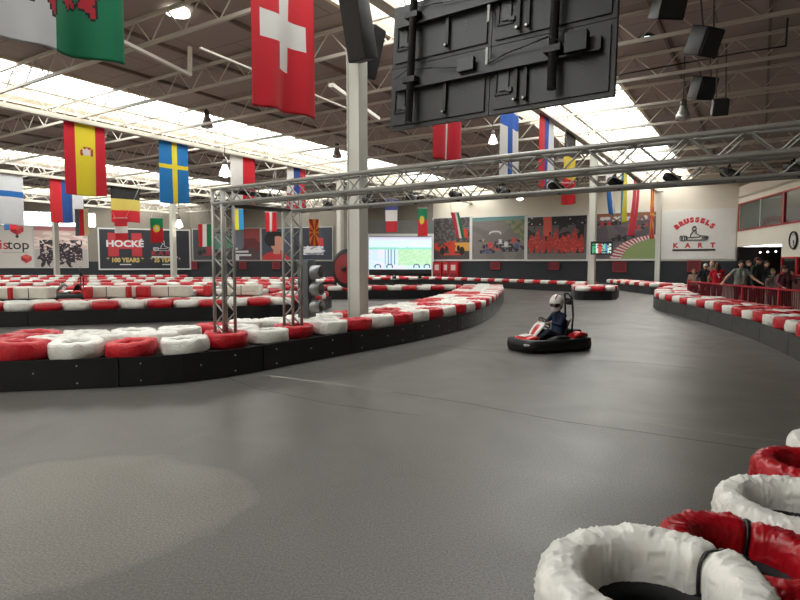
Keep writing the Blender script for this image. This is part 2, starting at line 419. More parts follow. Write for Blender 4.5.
# wall clock
ck = OW(9.15, 2.88, -.02)
t = thing('wall_clock', 'large round black-rimmed wall clock on the white wall at the right edge', 'clock', ck)
n_ = Vector((-OD.y, OD.x, 0)); n_ = n_ if n_.x < 0 else -n_
Mc = Matrix((OD.cross(Vector((0, 0, 1))) * 0 + OD, Vector((0, 0, 1)), n_)).transposed()
r = .5
mb = MB(); mb.lathe([(r, 0), (r, .09), (r - .06, .09), (r - .06, .03)], 32, Mc, ck); mb.build('rim', black_pl, t)
mb = MB(); mb.lathe([(0.001, .03), (r - .05, .03)], 32, Mc, ck); mb.build('dial', frame_white, t)
for nm, an, ln in (('hour_hand', 2.3, .2), ('minute_hand', 2.9, .33)):
    e = ck + Mc @ Vector((math.sin(an) * ln, math.cos(an) * ln, .05)); mb = MB(); mb.bar(ck + Mc @ Vector((0, 0, .05)), e, .03, .03); mb.build(nm, black_pl, t)
mb = MB()
for k in range(12):
    an = k * math.pi / 6
    mb.bar(ck + Mc @ Vector((math.sin(an) * .3, math.cos(an) * .3, .035)), ck + Mc @ Vector((math.sin(an) * .37, math.cos(an) * .37, .035)), .025, .01)
mb.build('hour_marks', black_pl, t)

# ---------------------------------------------------------------- columns
def column(px, Y, s, top, label, base_plate=True):
    p = P(px, 300, Y); loc = Vector((p.x, p.y, 0))
    t = thing('steel_column', label, 'column', loc, HALL_ROT, 'hall columns')
    M = Matrix.Identity(3); mb = MB()
    for sx in (-1, 1): mb.box((sx * (s / 2 - .012), 0, top / 2), (.024, s, top))
    mb.box((0, 0, top / 2), (s * .96, s * .82, top))
    o = mb.build('shaft', col_m); o.parent = t
    mb = MB(); mb.box((0, 0, .015), (s * 1.7, s * 1.7, .03)); o = mb.build('base_plate', grey_steel); o.parent = t
    mb = MB(); mb.box((0, 0, top - .02), (s * 1.5, s * 1.5, .04)); o = mb.build('cap_plate', col_m); o.parent = t
    return t
column(358, 11.75, .30, 6.95, 'large pale square steel column carrying the two black loudspeakers')
column(591, 27.8, .30, 6.95, 'pale steel column with a small monitor on it, right of centre')
column(340.5, 36.2, .32, 6.95, 'distant pale column half hidden behind the big loudspeaker column')
column(174.5, 44.4, .34, 6.95, 'distant white column directly under the blue and yellow cross flag')
column(58, 50.5, .36, 6.95, 'distant white column in front of the dark race photo, at far left')
column(656.5, 43.3, .34, 6.95, 'far column against the back wall between race photo and white logo banner')

# ---------------------------------------------------------------- roof girders (down the hall) and joists (across it)
def lattice(mb, a, b, depth, step, ch, web, mi=0, top_mi=0):
    """parallel-chord lattice from a to b (bottom chord line), depth up"""
    a, b = Vector(a), Vector(b); L_ = (b - a).length; n = max(2, int(round(L_ / step))); up = Vector((0, 0, depth))
    mb.bar(a, b, ch, ch, mi); mb.bar(a + up, b + up, ch, ch, mi)
    for k in range(n):
        p = a + (b - a) * (k / n); q = a + (b - a) * ((k + .5) / n) + up; r_ = a + (b - a) * ((k + 1) / n)
        mb.tube(p, q, web, n=5, mi=mi, caps=False); mb.tube(q, r_, web, n=5, mi=mi, caps=False)
GN = ['nearest', 'second', 'third', 'farthest']
for gi, (a, b, g) in enumerate(BAYS):
    t = thing('roof_girder', 'cream lattice roof girder under the %s roof light from the right' % (GN[gi] if gi < 3 else 'leftmost'), 'girder', H(18, g, 7.0), 0, 'main roof girders')
    mb = MB(); lattice(mb, H(-3, g, 7.08), H(48.4, g, 7.08), .8, 1.6, .14, .03); mb.build('lattice', white_steel, t)
    mb = MB(); mb.bar(H(-3, g, 6.99), H(48.4, g, 6.99), .3, .07); mb.build('lower_flange', white_steel, t)
spans = [(-14.5, 6.87), (6.87, 22.4), (22.4, 38.4), (38.4, 54.4)]
BN = ['right-hand', 'middle', 'left', 'far left']
joist_u = [9.39 + 3.22 * k for k in range(-3, 13)]
j_proto = {}
for bi, (w0, w1) in enumerate(spans):
    for k, u in enumerate(joist_u):
        if bi == 3 and u < 12 or bi == 2 and u < 3: continue
        key = bi
        if key not in j_proto:
            t = thing('roof_joist', '', 'joist', H(u, w0, 7.2)); L_ = w1 - w0
            mb = MB(); lattice(mb, H(u, w0 + .1, 7.2), H(u, w1 - .1, 7.2), .68, 1.3, .085, .022)
            mb.build('lattice', white_steel, t); j_proto[key] = (t, H(u, w0, 7.2)); o = t
        else:
            o = copy_tree(j_proto[key][0]); o.location = H(u, w0, 7.2)
        tag(o, 'thin cream roof joist crossing the %s bay, %s counting back from the camera' % (BN[bi], nth(k)), 'joist', 'roof joists')
# purlins carried on the joists are part of the ceiling setting
mb = MB()
for w in (-12, -8, -4, 0, 2.5, 12, 15, 18, 28, 31, 34, 44, 47, 50):
    mb.bar(H(U0, w, 7.95), H(48.4, w, 7.95), .08, .1)
struct('trim_5', mb, mat('purlin_brown', (120, 108, 98), .7, 0, .05))

# slanted conduits and light battens under the roof
def batten(a, b, w, label):
    mb = MB(); mb.bar(a, b, w, w * .7); o = mb.build('light_batten', white_steel, origin=(Vector(a) + Vector(b)) / 2); return tag(o, label, 'light batten')
t = batten(P(111, 36, 12), P(190, 75, 15), .10, 'long slanting white batten right of the green and white dragon flag')
mb = MB(); mb.bar(P(190, 47, 15), P(190, 75, 15), .09, .09); mb.build('hanger', white_steel, t)
batten(P(200, 48, 12.8), P(346, 108, 17.6), .06, 'thin white conduit running behind the white cross flag to the column')
batten(P(331, 85, 14), P(378, 119, 17), .13, 'short white light batten just left of the loudspeaker column')

# pendant lamps
def pendant(px, py, Y, r, lit, label, shape='bell'):
    p = P(px, py, Y)
    t = thing('ceiling_lamp', label, 'lamp', p, 0, 'ceiling lamps'); mb = MB()
    if shape == 'bell':
        mb.lathe([(r * .25, r * 1.9), (r * .42, r * 1.3), (r * .55, r * .9), (r * .9, r * .1), (r, -r * .5), (r * .93, -r * .5), (r * .8, r * .1), (r * .3, r * .9)], 20, None, p)
        mb.build('reflector', lamp_shell if lit != 1 else mat('glowing_reflector', (255, 250, 240), .4, var=0, emit=1.5), t)
        mb = MB(); mb.ball(p + Vector((0, 0, -r * .1)), (r * .6, r * .6, r * .7), n=14, m=8); mb.build('bulb', lamp_lit if lit else frame_white, t)
        mb = MB(); mb.tube(p + Vector((0, 0, r * 1.3)), p + Vector((0, 0, r * 2.3)), r * .4, n=12); mb.build('gear_box', grey_steel, t)
    elif shape == 'dish':
        mb.lathe([(r * .15, r * .5), (r * .5, r * .4), (r, 0), (r * .96, -.03), (r * .4, r * .3)], 20, None, p); mb.build('reflector', black_pl, t)
        mb = MB(); mb.ball(p, (r * .35, r * .35, r * .3), n=12, m=6); mb.build('bulb', mat('cool_led', (210, 228, 235), .3, var=0, emit=1.2), t)
    top = 7.2
    if p.z + r * 2 < top:
        mb = MB(); mb.tube(p + Vector((0, 0, r * (2.2 if shape == 'bell' else .4))), Vector((p.x, p.y, top + .7)), .018, n=5); mb.build('cord', grey_steel, t)
    return t
pendant(178, 8, 15, .30, 1, 'bright white bell lamp at the top edge beside the dragon flag')
pendant(225, 173, 28, .28, 1, 'lit white lamp left of the white and red flag')
pendant(493, 141, 21, .16, 1, 'lit white lamp left of the blue cross flag')
pendant(101, 162, 36, .25, 1, 'small lit lamp by the blue stripe of the tall red and yellow flag')
pendant(165, 203, 40, .30, 1, 'small lit lamp just below the blue and yellow cross flag')
pendant(207, 124, 24, .25, 0, 'dark round-topped unlit lamp in front of the left roof light')
pendant(337, 155, 30, .25, 0, 'unlit round-topped lamp just left of the loudspeaker column')
pendant(683, 116, 18, .22, 0, 'silver bell lamp hanging unlit above the truss at upper right')
pendant(647, 38, 15, .24, 0, 'flat black dish lamp hanging under the brown roof right of the screens', 'dish')
pendant(520, 198, 34, .2, 1, 'small lit lamp between the trusses, near centre right')
pendant(179, 225, 44, .3, 1, 'small lit lamp above the dark billboard beside its column')
# black heater boxes at upper right
def heater(px, py, Y, s, label, rx):
    p = P(px, py, Y); t = thing('black_loudspeaker', label, 'loudspeaker', p, 0, 'loudspeakers under the roof')
    M = Matrix.Rotation(rx, 3, 'Z') @ Matrix.Rotation(.4, 3, 'X')
    MB().box(p, (s, s * .8, s * 1.1), M, bev=.03).build('cabinet', black_pl, t)
    MB().box(p + M @ Vector((0, -s * .41, 0)), (s * .86, .03, s * .95), M).build('grille', tv_black, t)
    mb = MB()
    for q in (-.3, .3): mb.tube(p + M @ Vector((q * s, 0, s * .5)), Vector((p.x + q * s, p.y, 7.9)), .02, n=5)
    mb.build('hanger', grey_steel, t)
heater(704, 42, 13, .55, 'square black speaker hung under the brown roof at upper right', .4)
heater(703, 88, 18, .6, 'low black speaker behind the joist, below the square one', .2)
heater(720, 107, 17, .42, 'small black speaker just right of the silver bell lamp', -.3)
heater(669, 3, 13, .6, 'black speaker cut by the top edge of the picture', .1)

# ---------------------------------------------------------------- suspended screen wall, seen from behind
P1s = P(391, 132, 6.67); tdir = Vector((.824, -.567, 0)); nb = Vector((-tdir.y, tdir.x, 0)); nb = nb if nb.y > 0 else -nb
upv = (Vector((0, 0, 1)) + nb * .075).normalized()
def SW(a, b, t): return P1s + tdir * a + upv * b - nb * t       # t towards the camera
def sw_box(mb, a0, a1, b0, b1, t0, t1, mi=0):
    mb.hexa([SW(a, b, t) for b in (b0, b1) for a, t in ((a0, t1), (a1, t1), (a1, t0), (a0, t0))], mi)
PW, PH = 1.235, .70
rn = ['lower', 'upper']
for r_ in range(2):
    for c_ in range(2):
        a0, b0 = c_ * PW, r_ * PH
        t = thing('display_panel', 'black flat screen seen from behind, %s %s one of the four' % (rn[r_], ['left', 'right'][c_]), 'screen', SW(a0 + PW / 2, b0, 0), 0, 'four hanging screens')
        mb = MB(); sw_box(mb, a0 + .004, a0 + PW - .004, b0 + .004, b0 + PH - .004, -.03, .03)
        sw_box(mb, a0 + .05, a0 + PW - .05, b0 + .05, b0 + PH - .05, .03, .05)
        mb.build('back_shell', tv_black, t)
        mb = MB(); sw_box(mb, a0 + .01, a0 + PW - .01, b0 + .01, b0 + PH - .01, -.034, -.03); mb.build('screen_glass', dglass, t)
        mb = MB()
        for (x0, x1, y0, y1) in ((.07, .24, .18, .20), (.07, .09, .18, .48), (.07, .24, .46, .48)):
            sw_box(mb, a0 + x0, a0 + x1, b0 + y0, b0 + y1, .05, .065)
        mb.build('cable_recess', black_pl, t)
        mb = MB(); sw_box(mb, a0 + .12, a0 + .22, b0 + .22, b0 + .42, .05, .07); sw_box(mb, a0 + .2, a0 + .26, b0 + .2, b0 + .24, .05, .08)
        mb.build('connector_plate', mat('dark_grey_plate', (66, 68, 70), .4, .2, .1), t)
        mb = MB()
        for q in range(4): sw_box(mb, a0 + .93, a0 + .955, b0 + .24 + q * .035, b0 + .255 + q * .035, .05, .053)
        mb.build('rating_marks', mat('dark_grey_plate', (66, 68, 70)), t)
t = thing('screen_mount', 'black steel frame of poles and rails holding the hanging screens', 'bracket', SW(PW, 0, .1))
for k, b0 in enumerate((.42, 1.12)):
    mb = MB(); sw_box(mb, .12, 2.35, b0, b0 + .13, .055, .10); sw_box(mb, .12, 2.35, b0 - .01, b0 + .005, .055, .13); mb.build('rail', tv_black, t)
for a in (.34, 1.93):
    mb = MB(); mb.tube(SW(a, .03 if a < 1 else .12, .155), SW(a + .02, 4.1, .155), .042, n=14); mb.build('pole', tv_black, t)
    for b0 in (.46, 1.16):
        mb = MB(); sw_box(mb, a - .08, a + .08, b0, b0 + .06, .1, .2); mb.build('clamp', black_pl, t)
for a in (.72, 1.62, 1.52):
    for b0 in (.1, .8):
        mb = MB(); sw_box(mb, a, a + .035, b0, b0 + .32, .07, .09); mb.tube(SW(a + .017, b0, .08), SW(a + .017, b0, .12), .018, n=8); mb.build('hook_bar', black_pl, t)
        mb = MB(); mb.tube(SW(a + .017, b0, .12), SW(a + .017, b0, .128), .012, n=8); mb.build('bolt', bolt_m, t)
mb = MB(); sw_box(mb, .92, 1.1, .47, .6, .1, .16); mb.build('power_supply', mat('dark_grey_plate', (66, 68, 70)), t)
for cpts, cr in (([SW(.1, .55, .12), SW(.3, .62, .15), SW(.6, .58, .13), SW(.9, .52, .14)], .006), ([SW(.3, 1.3, .12), SW(.7, 1.25, .13), SW(1.2, 1.22, .13), SW(1.7, 1.33, .13)], .006),
                 ([SW(1.25, .5, .12), SW(1.45, .56, .13), SW(1.9, .6, .2), SW(2.1, .5, .12)], .008)):
    MB().path(cpts, cr, 5).build('cable', black_pl, t)
for b0 in (.5, .93, 1.2):
    mb = MB(); sw_box(mb, PW - .02, PW + .005, b0, b0 + .17, .1, .115); mb.build('white_tie', frame_white, t)
mb = MB(); sw_box(mb, 2.05, 2.25, .42, .6, .1, .2); mb.build('junction_box', black_pl, t)

# two loudspeakers on the main column
def speaker(c, s, M, label):
    t = thing('loudspeaker', label, 'loudspeaker', c, 0, 'loudspeakers on the column')
    w, d, h = s
    MB().box(c, s, M, bev=.02).build('cabinet', mat('speaker_black', (30, 31, 33), .55, 0, .1), t)
    MB().box(c + M @ Vector((0, -d / 2 - .005, 0)), (w * .9, .02, h * .95), M).build('grille', black_pl, t)
    mb = MB(); mb.tube(c + M @ Vector((-w / 2 - .09, 0, -.05)), c + M @ Vector((-w / 2, 0, -.05)), .03, n=8)
    mb.box(c + M @ Vector((-w / 2 - .02, 0, -.05)), (.03, .12, .2), M); mb.build('bracket', black_pl, t)
    mb = MB(); mb.tube(c + M @ Vector((0, d / 2, 0)), c + M @ Vector((0, d / 2 + .25, .02)), .035, n=8); mb.build('mount_arm', black_pl, t)
M = Matrix.Rotation(R(-38), 3, 'Z') @ Matrix.Rotation(R(14), 3, 'X')
col_xy = P(358, 300, 11.75)
speaker(P(358, 26, 11.2), (.46, .36, 1.25), M, 'large black loudspeaker tilted on the column, left of the screens')
M2 = Matrix.Rotation(R(60), 3, 'Z') @ Matrix.Rotation(R(16), 3, 'X')
speaker(P(369, 52, 12.2), (.40, .34, 1.0), M2, 'second black loudspeaker behind the larger one on the column')

# ---------------------------------------------------------------- lighting gantry of square truss
TD = Vector((.823, -.567, 0)).normalized(); PD = Vector((.567, .823, 0)).normalized()
TZ0, TS = 2.42, .205       # underside of lower chords and truss size
def box_truss(mb_ch, mb_web, a, d, e, L_, s, step=.36):
    """square truss: origin a, run d, second axis e, third axis = up or given"""
    f = d.cross(e).normalized(); f = f if f.z > 0 or abs(f.z) < .5 else -f
    cs = [a, a + e * s, a + f * s, a + e * s + f * s]
    for c in cs: mb_ch.tube(c, c + d * L_, .024, n=10)
    n = int(L_ / step)
    for (i, j) in ((0, 1), (0, 2), (1, 3), (2, 3)):
        for k in range(n):
            p = cs[i] + d * (k * L_ / n); q = cs[j] + d * ((k + .5) * L_ / n); r_ = cs[i] + d * ((k + 1) * L_ / n)
            mb_web.tube(p, q, .009, n=5, caps=False); mb_web.tube(q, r_, .009, n=5, caps=False)
T1 = Vector((P(214.5, 300, 8.45).x, 8.45, 0)); T2 = Vector((P(284, 300, 9.62).x, 9.62, 0))
gant = thing('lighting_truss', 'silver aluminium lighting truss gantry standing in the near left tyre barrier', 'truss', T1)
LZ = 2.46
for T_, z0 in ((T1, .38), (T2, .38)):
    mc, mw = MB(), MB(); box_truss(mc, mw, Vector((T_.x, T_.y, z0)), Vector((0, 0, 1)), TD, LZ - z0 + TS, TS, .3)
    mc.build('upright', alu, gant); mw.build('lacing', alu, gant)
for T_ in (T1, T2):
    mc, mw = MB(), MB(); a = Vector((T_.x, T_.y, LZ)) ; box_truss(mc, mw, a, TD, PD, 12.5, TS, .42)
    mc.build('beam_chords', alu, gant); mw.build('beam_lacing', alu, gant)
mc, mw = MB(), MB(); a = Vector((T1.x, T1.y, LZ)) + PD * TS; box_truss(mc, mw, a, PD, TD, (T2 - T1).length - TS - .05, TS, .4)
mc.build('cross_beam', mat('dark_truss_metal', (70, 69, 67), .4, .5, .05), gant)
for T_ in (T1, T2):
    q = Vector((T_.x, T_.y, .39)) + TD * TS / 2 + PD * TS / 2
    MB().box(q, (.34, .34, .02)).build('foot_plate', alu, gant)
# end towers that carry the right end of the gantry
for T_ in (T1, T2):
    E = T_ + TD * 12.3; mc, mw = MB(), MB(); box_truss(mc, mw, Vector((E.x, E.y, 0)), Vector((0, 0, 1)), TD, LZ, TS, .3)
    mc.build('upright', alu, gant); mw.build('lacing', alu, gant)
# spot lamps hung in the rear beam
def par():
    t = thing('stage_spotlight', 'x', 'spotlight'); M = Matrix.Rotation(R(115), 3, 'X')
    mb = MB(); mb.lathe([(.03, -.13), (.06, -.11), (.075, -.02), (.08, .09), (.086, .11), (.075, .11), (.07, .02)], 16, M); mb.build('can', black_pl, t)
    mb = MB(); mb.lathe([(.001, .08), (.072, .08)], 16, M); mb.build('lens', mat('lamp_lens', (200, 205, 210), .1, .3, 0), t)
    mb = MB()
    mb.path([(-.095, 0, 0), (-.095, 0, .11), (.095, 0, .11), (.095, 0, 0)], .008, 6); mb.tube((0, 0, .11), (0, 0, .2), .012, n=6)
    mb.build('yoke', black_pl, t); return t
pp = None; ks = [.9, 1.7, 2.5, 3.2, 3.9, 4.6, 5.3, 5.9, 6.45, 7.0, 7.55]
for k, d in enumerate(ks):
    o = par() if pp is None else copy_tree(pp); pp = pp or o
    q = Vector((T2.x, T2.y, LZ + .06)) + TD * d + PD * .1
    o.location = q; o.rotation_euler = (0, 0, R(35 + (k * 47) % 60)); o.scale = (.72, .72, .72)
    tag(o, 'small black stage lamp in the rear truss, %s counting from the left' % nth(k), 'spotlight', 'stage lamps in the truss')

# ---------------------------------------------------------------- painted panels (posters, flags): a fine grid of faces coloured by a picture function
def painted(mb, F, w, h, nx, ny, fn, t=0.0, smooth=False):
    """fn(x,y) with x,y in 0..1 (y up) gives the colour index"""
    o = len(mb.v)
    for j in range(ny + 1):
        for i in range(nx + 1): mb.v.append(Vector(F(w * i / nx, h * j / ny, t)))
    for j in range(ny):
        for i in range(nx):
            a = o + j * (nx + 1) + i
            mb.face((a, a + 1, a + nx + 2, a + nx + 1), fn((i + .5) / nx, (j + .5) / ny), smooth)
def ell(x, y, cx, cy, rx, ry): return ((x - cx) / rx) ** 2 + ((y - cy) / ry) ** 2 < 1
def inpoly(x, y, P_):
    c = False; n = len(P_); j = n - 1
    for i in range(n):
        xi, yi = P_[i]; xj, yj = P_[j]
        if (yi > y) != (yj > y) and x < (xj - xi) * (y - yi) / (yj - yi) + xi: c = not c
        j = i
    return c
def seg(x, y, x0, y0, x1, y1, w):
    dx, dy = x1 - x0, y1 - y0; t = max(0, min(1, ((x - x0) * dx + (y - y0) * dy) / (dx * dx + dy * dy)))
    return math.hypot(x - x0 - t * dx, y - y0 - t * dy) < w
def rnd(x, y, s=1.0, k=0.0): return noise.noise(Vector((x * s, y * s, k)))

def board(W, x0, y0, x1, y1, name, label, cat, frame=.12, fr_mat=None, body=None, zoff=.0):
    """flat framed board hung on wall W between pixel corners; returns thing, F, w, h"""
    A0, _ = W.hit(x0, 262); A1, _ = W.hit(x1, 262); xm = (x0 + x1) / 2
    _, zt = W.hit(xm, y0); _, zb = W.hit(xm, y1); w, h = A1 - A0, zt - zb
    c = W.F(A0, zb)(w / 2, 0, 0)
    t = thing(name, label, cat, c)
    F = W.F(A0, zb, .08 + zoff)
    mb = MB(); mb.prism([(0, 0), (w, 0), (w, h), (0, h)], F, -.07, 0); mb.build('backing', body or dark_wall, t)
    if frame:
        mb = MB()
        for q in ([(-frame, -frame), (w + frame, -frame), (w + frame, 0), (-frame, 0)], [(-frame, h), (w + frame, h), (w + frame, h + frame), (-frame, h + frame)],
                  [(-frame, 0), (0, 0), (0, h), (-frame, h)], [(w, 0), (w + frame, 0), (w + frame, h), (w, h)]): mb.prism(q, F, -.07, .05)
        mb.build('frame', fr_mat or frame_white, t)
    return t, F, w, h

# --- pictures
def car(x, y, cx, cy, s, body, wheel=1, asp=1.0):
    """single-seater seen from the front at an angle; returns colour index or None"""
    u = (x - cx) / s * asp; v = (y - cy) / s
    if ell(u, v, -.8, -.22, .2, .3) or ell(u, v, .8, -.22, .2, .3) or ell(u, v, -.45, -.05, .13, .2) or ell(u, v, .5, -.02, .13, .2): return wheel
    if abs(u) < .95 and abs(v + .45) < .06: return body
    if inpoly(u, v, [(-.2, -.45), (.2, -.45), (.32, .15), (.1, .4), (-.1, .4), (-.32, .15)]): return body
    if abs(u) < .35 and .38 < v < .48: return body
    return None
def pic_a(x, y):       # orange-red racing car, dark stand and yellow run-off
    r = car(x, y, .52, .28, .34, 1, 0, 1.0)
    if r is not None: return r
    r = car(x, y, .88, .62, .22, 1, 0, 1.0)
    if r is not None: return r
    if y > .42 and rnd(x, y, 34) > .62: return 5
    if .2 < y < .4: return 2 if x > .6 else 1 if rnd(x, y, 9) > 0 else 3
    if y < .2: return 3
    return 4 if rnd(x, y, 14) > .1 else 3
pal_a = [(24, 22, 24), (196, 60, 44), (206, 150, 70), (70, 64, 62), (96, 92, 92), (200, 196, 196)]
def pic_b(x, y):       # pack of cars on a grey straight with green banks
    for cx, cy, s, b in ((.36, .34, .16, 2), (.30, .22, .15, 4), (.48, .28, .14, 2), (.66, .36, .13, 3), (.74, .25, .15, 0), (.86, .3, .15, 4), (.8, .45, .12, 2), (.55, .42, .11, 3), (.16, .45, .05, 0), (.22, .45, .05, 5)):
        r = car(x, y, cx, cy, s, b, 0, 1.0)
        if r is not None: return r
    if y > .92: return 6
    if x > .62 and y > .92 - (x - .62) * 1.5: return 7 if rnd(x, y, 12) > 0 else 8
    if ell(x, y, .45, .62, .12, .06) and not ell(x, y, .45, .6, .1, .045): return 3
    return 1 if rnd(x, y, 3) > 0 else 9
pal_b = [(40, 38, 44), (118, 112, 108), (190, 70, 66), (196, 196, 200), (70, 80, 120), (210, 170, 60), (96, 140, 138), (96, 110, 76), (130, 124, 96), (106, 101, 98)]
def pic_c(x, y):       # pit crew in red around a car
    for k in range(9):
        cx = .07 + k * .105; hh = .52 + .1 * math.sin(k * 2.1)
        if ell(x, y, cx, .15 + hh * .42, .052, hh * .42) : return 1 if rnd(x, y, 26, k) > -.25 else 4
        if ell(x, y, cx + .01, .16 + hh * .86, .02, .04): return 1 if k % 3 else 0
    if seg(x, y, .5, .5, .68, .18, .03) or seg(x, y, .64, .5, .8, .18, .03): return 4
    if .28 < x < .42 and y > .55: return 4
    if y < .14: return 3
    if y > .80: return 0 if rnd(x, y, 20) < .5 else 5
    if int(x * 7.3) % 2: return 2
    return 2 if rnd(x, y, 7) > .2 else 0
pal_c = [(34, 32, 34), (176, 48, 44), (88, 82, 84), (112, 106, 102), (206, 84, 68), (190, 180, 176)]
def pic_d(x, y):       # cars turning on a dark bend, red-white kerb and grass
    if ell(x, y, 1.05, -.08, .62, .52): return 4
    if ell(x, y, 1.02, -.05, .78, .56):
        return 2 if int(math.atan2(y + .05, x - 1.02) * 20) % 2 else 3
    for cx, cy, s, b in ((.40, .46, .13, 0), (.56, .5, .1, 5), (.22, .78, .09, 2), (.34, .8, .09, 0), (.1, .78, .09, 2), (.72, .68, .09, 2), (.85, .74, .08, 2)):
        r = car(x, y, cx, cy, s, b, 0, 1.0)
        if r is not None: return r
    if y > .93: return 6
    if y > .83: return 7 if rnd(x, y, 14) > -.1 else 3
    return 1 if rnd(x, y, 6) > -.1 else 8
pal_d = [(28, 28, 32), (84, 76, 80), (178, 52, 60), (205, 200, 200), (132, 148, 96), (70, 100, 110), (150, 96, 64), (120, 92, 88), (98, 90, 92)]
def pic_e(x, y):       # green and red car, dark ground
    r = car(x, y, .42, .3, .3, 2, 0, 1.0)
    if r is not None: return r
    if ell(x, y, .74, .55, .3, .22): return 1
    if y > .75 and x > .35: return 4 if rnd(x, y, 20) > 0 else 3
    return 3
pal_e = [(26, 26, 30), (86, 140, 118), (150, 44, 52), (66, 66, 70), (150, 150, 152)]
def pic_f(x, y):       # blurred red and blue car close up, white caption bars
    for (a, b, c_) in ((.02, .18, .36), (.02, .56, .26), (.02, .66, .155), (.02, .22, .06)):
        if a < x < b and c_ - .03 < y < c_ + .03: return 4
    if .02 < x < .22 and y < .12: return 4
    v = y + .08 * math.sin(x * 7) + .1 * rnd(x, y * 4, 2.5)
    if x > .4: return 1 if v > .62 else 2 if v > .3 else 3
    return 0 if v > .45 else 3
pal_f = [(112, 116, 132), (150, 60, 60), (110, 40, 44), (84, 60, 66), (214, 214, 218)]
def pic_g(x, y):       # young man in profile, then red and white truck on navy
    if ell(x, y, .235, .52, .105, .24) or (.17 < x < .27 and .2 < y < .45): return 2 if x > .19 or y < .45 else 3
    if ell(x, y, .31, .50, .03, .05): return 2
    if ell(x, y, .16, .66, .12, .24) or ell(x, y, .2, .8, .12, .1): return 3
    if ell(x, y, .2, .02, .2, .26): return 1
    if ell(x, y, .75, .28, .15, .05) or ell(x, y, .66, .34, .03, .1) or ell(x, y, .82, .34, .03, .1) : return 4
    if .6 < x < .88 and .16 < y < .42: return 5 if rnd(x, y, 18) > 0 else 4
    if .78 < x < .88 and .42 < y < .68: return 1
    if x > .42: return 0
    return 6
pal_g = [(44, 47, 60), (180, 44, 48), (196, 140, 122), (36, 30, 32), (206, 206, 210), (130, 132, 140), (70, 76, 90)]
def pic_h(x, y):       # crowded starting grid against a pale pink stand
    if y < .2 and rnd(x, y, 7) > .1: return 3
    if y > .9: return 5
    d = rnd(x * 1.5, y * 1.8, 5) + rnd(x, y, 17) * .7
    if (.1 < x < .9) and y < .68 and d > -.42 + abs(y - .36) * 1.3: return 0 if rnd(x, y, 26) > -.2 else 1 if rnd(x, y, 40) > -.2 else 4
    if ell(x, y, .12, .16, .08, .15) or ell(x, y, .3, .2, .09, .18) or ell(x, y, .66, .24, .1, .2): return 0
    if y > .45: return 2 if rnd(x, y * 3, 5) > 0 else 4
    return 3
pal_h = [(38, 34, 44), (92, 62, 74), (206, 176, 168), (178, 168, 164), (226, 208, 200), (176, 112, 116)]
def do_pic(W, box, label, fn, pal, nx, ny, cat='poster', name='race_poster', fr=.12):
    t, F, w, h = board(W, *box, name, label, cat, fr)
    mb = MB(); painted(mb, F, w, h, nx, ny, fn, .012); mb.build('print', [flat(c, .5) for c in pal], t)
    return t, F, w, h
do_pic(W_back, (434, 218, 470, 259.5), 'framed photo of an orange-red racing car, right of the bright doorway', pic_a, pal_a, 72, 84)
do_pic(W_back, (472.5, 217, 524.5, 259.5), 'wide framed photo of a pack of racing cars on a grey straight', pic_b, pal_b, 104, 84)
do_pic(W_back, (527.5, 216.5, 586.5, 259.5), 'wide framed photo of a pit crew dressed in red', pic_c, pal_c, 112, 84)
do_pic(W_back, (596, 213, 655, 259), 'framed photo of cars on a bend with a red and white kerb and grass', pic_d, pal_d, 112, 84)
do_pic(W_mid, (194, 229, 233, 260), 'dark framed photo with a green and red racing car, behind the truss upright', pic_e, pal_e, 72, 56, fr=.05)
do_pic(W_mid, (234, 228.5, 261, 260), 'blurred red and blue framed photo with white caption bars', pic_f, pal_f, 60, 64, fr=.05)
do_pic(W_mid, (262.5, 228, 333, 260), 'dark blue framed photo of a young man and a red and white truck', pic_g, pal_g, 130, 62, fr=.05)
do_pic(W_left, (35, 227, 88, 267.5), 'pale pink framed photo of a crowded starting grid at far left', pic_h, pal_h, 110, 84, fr=.05)
# brown strip above the bend photo
# white billboard with red cube logo
t, F, w, h = board(W_left, -32, 225, 33.5, 267.5, 'sponsor_billboard', 'white sponsor billboard with black and red lettering and red cube marks, far left', 'billboard', .06, None, flat((206, 200, 194)))
W_per = 66 / w
def pxF(box_x0, w_, x1_): return lambda px: (px - box_x0) / (x1_ - box_x0) * w_
ax = lambda px: (px + 32) / 65.5 * w
az = lambda py: (267.5 - py) / 42.5 * h
mb = MB(); text_mb(mb, 'is', 1.35, lambda a, b, t_: F(ax(4.2) + a, az(249) + b, t_), 1, bold=.012); text_mb(mb, 'top', 1.35, lambda a, b, t_: F(ax(18.8) + a, az(249) + b, t_), 0, bold=.012)
o = mb.build('lettering', [flat((40, 38, 42)), flat((190, 34, 44))], t)
cube_m = [flat((170, 30, 40)), flat((196, 60, 62)), flat((214, 96, 90)), flat((50, 40, 42)), flat((160, 156, 152))]
for cx, cy, s in ((18, 231, .55), (26.5, 260, .45)):
    a, b = ax(cx), az(cy); mb = MB()
    mb.prism([(a - s, b), (a, b - s * .7), (a, b + s * .2), (a - s, b + s * .8)], F, 0, .03, 0); mb.prism([(a, b - s * .7), (a + s, b), (a + s, b + s * .8), (a, b + s * .2)], F, 0, .03, 1)
    mb.prism([(a - s, b + s * .8), (a, b + s * .2), (a + s, b + s * .8), (a, b + s * 1.3)], F, 0, .03, 2)
    mb.build('cube_emblem', cube_m, t)
mb = MB()
mb.prism([(ax(16), az(236)), (ax(18), az(238.3)), (ax(20), az(236)), (ax(18), az(234))], F, .03, .05, 3)
mb.prism([(ax(2), az(252)), (ax(28.5), az(252)), (ax(28.5), az(252.7)), (ax(2), az(252.7))], F, 0, .02, 4)
mb.build('small_print', cube_m, t)
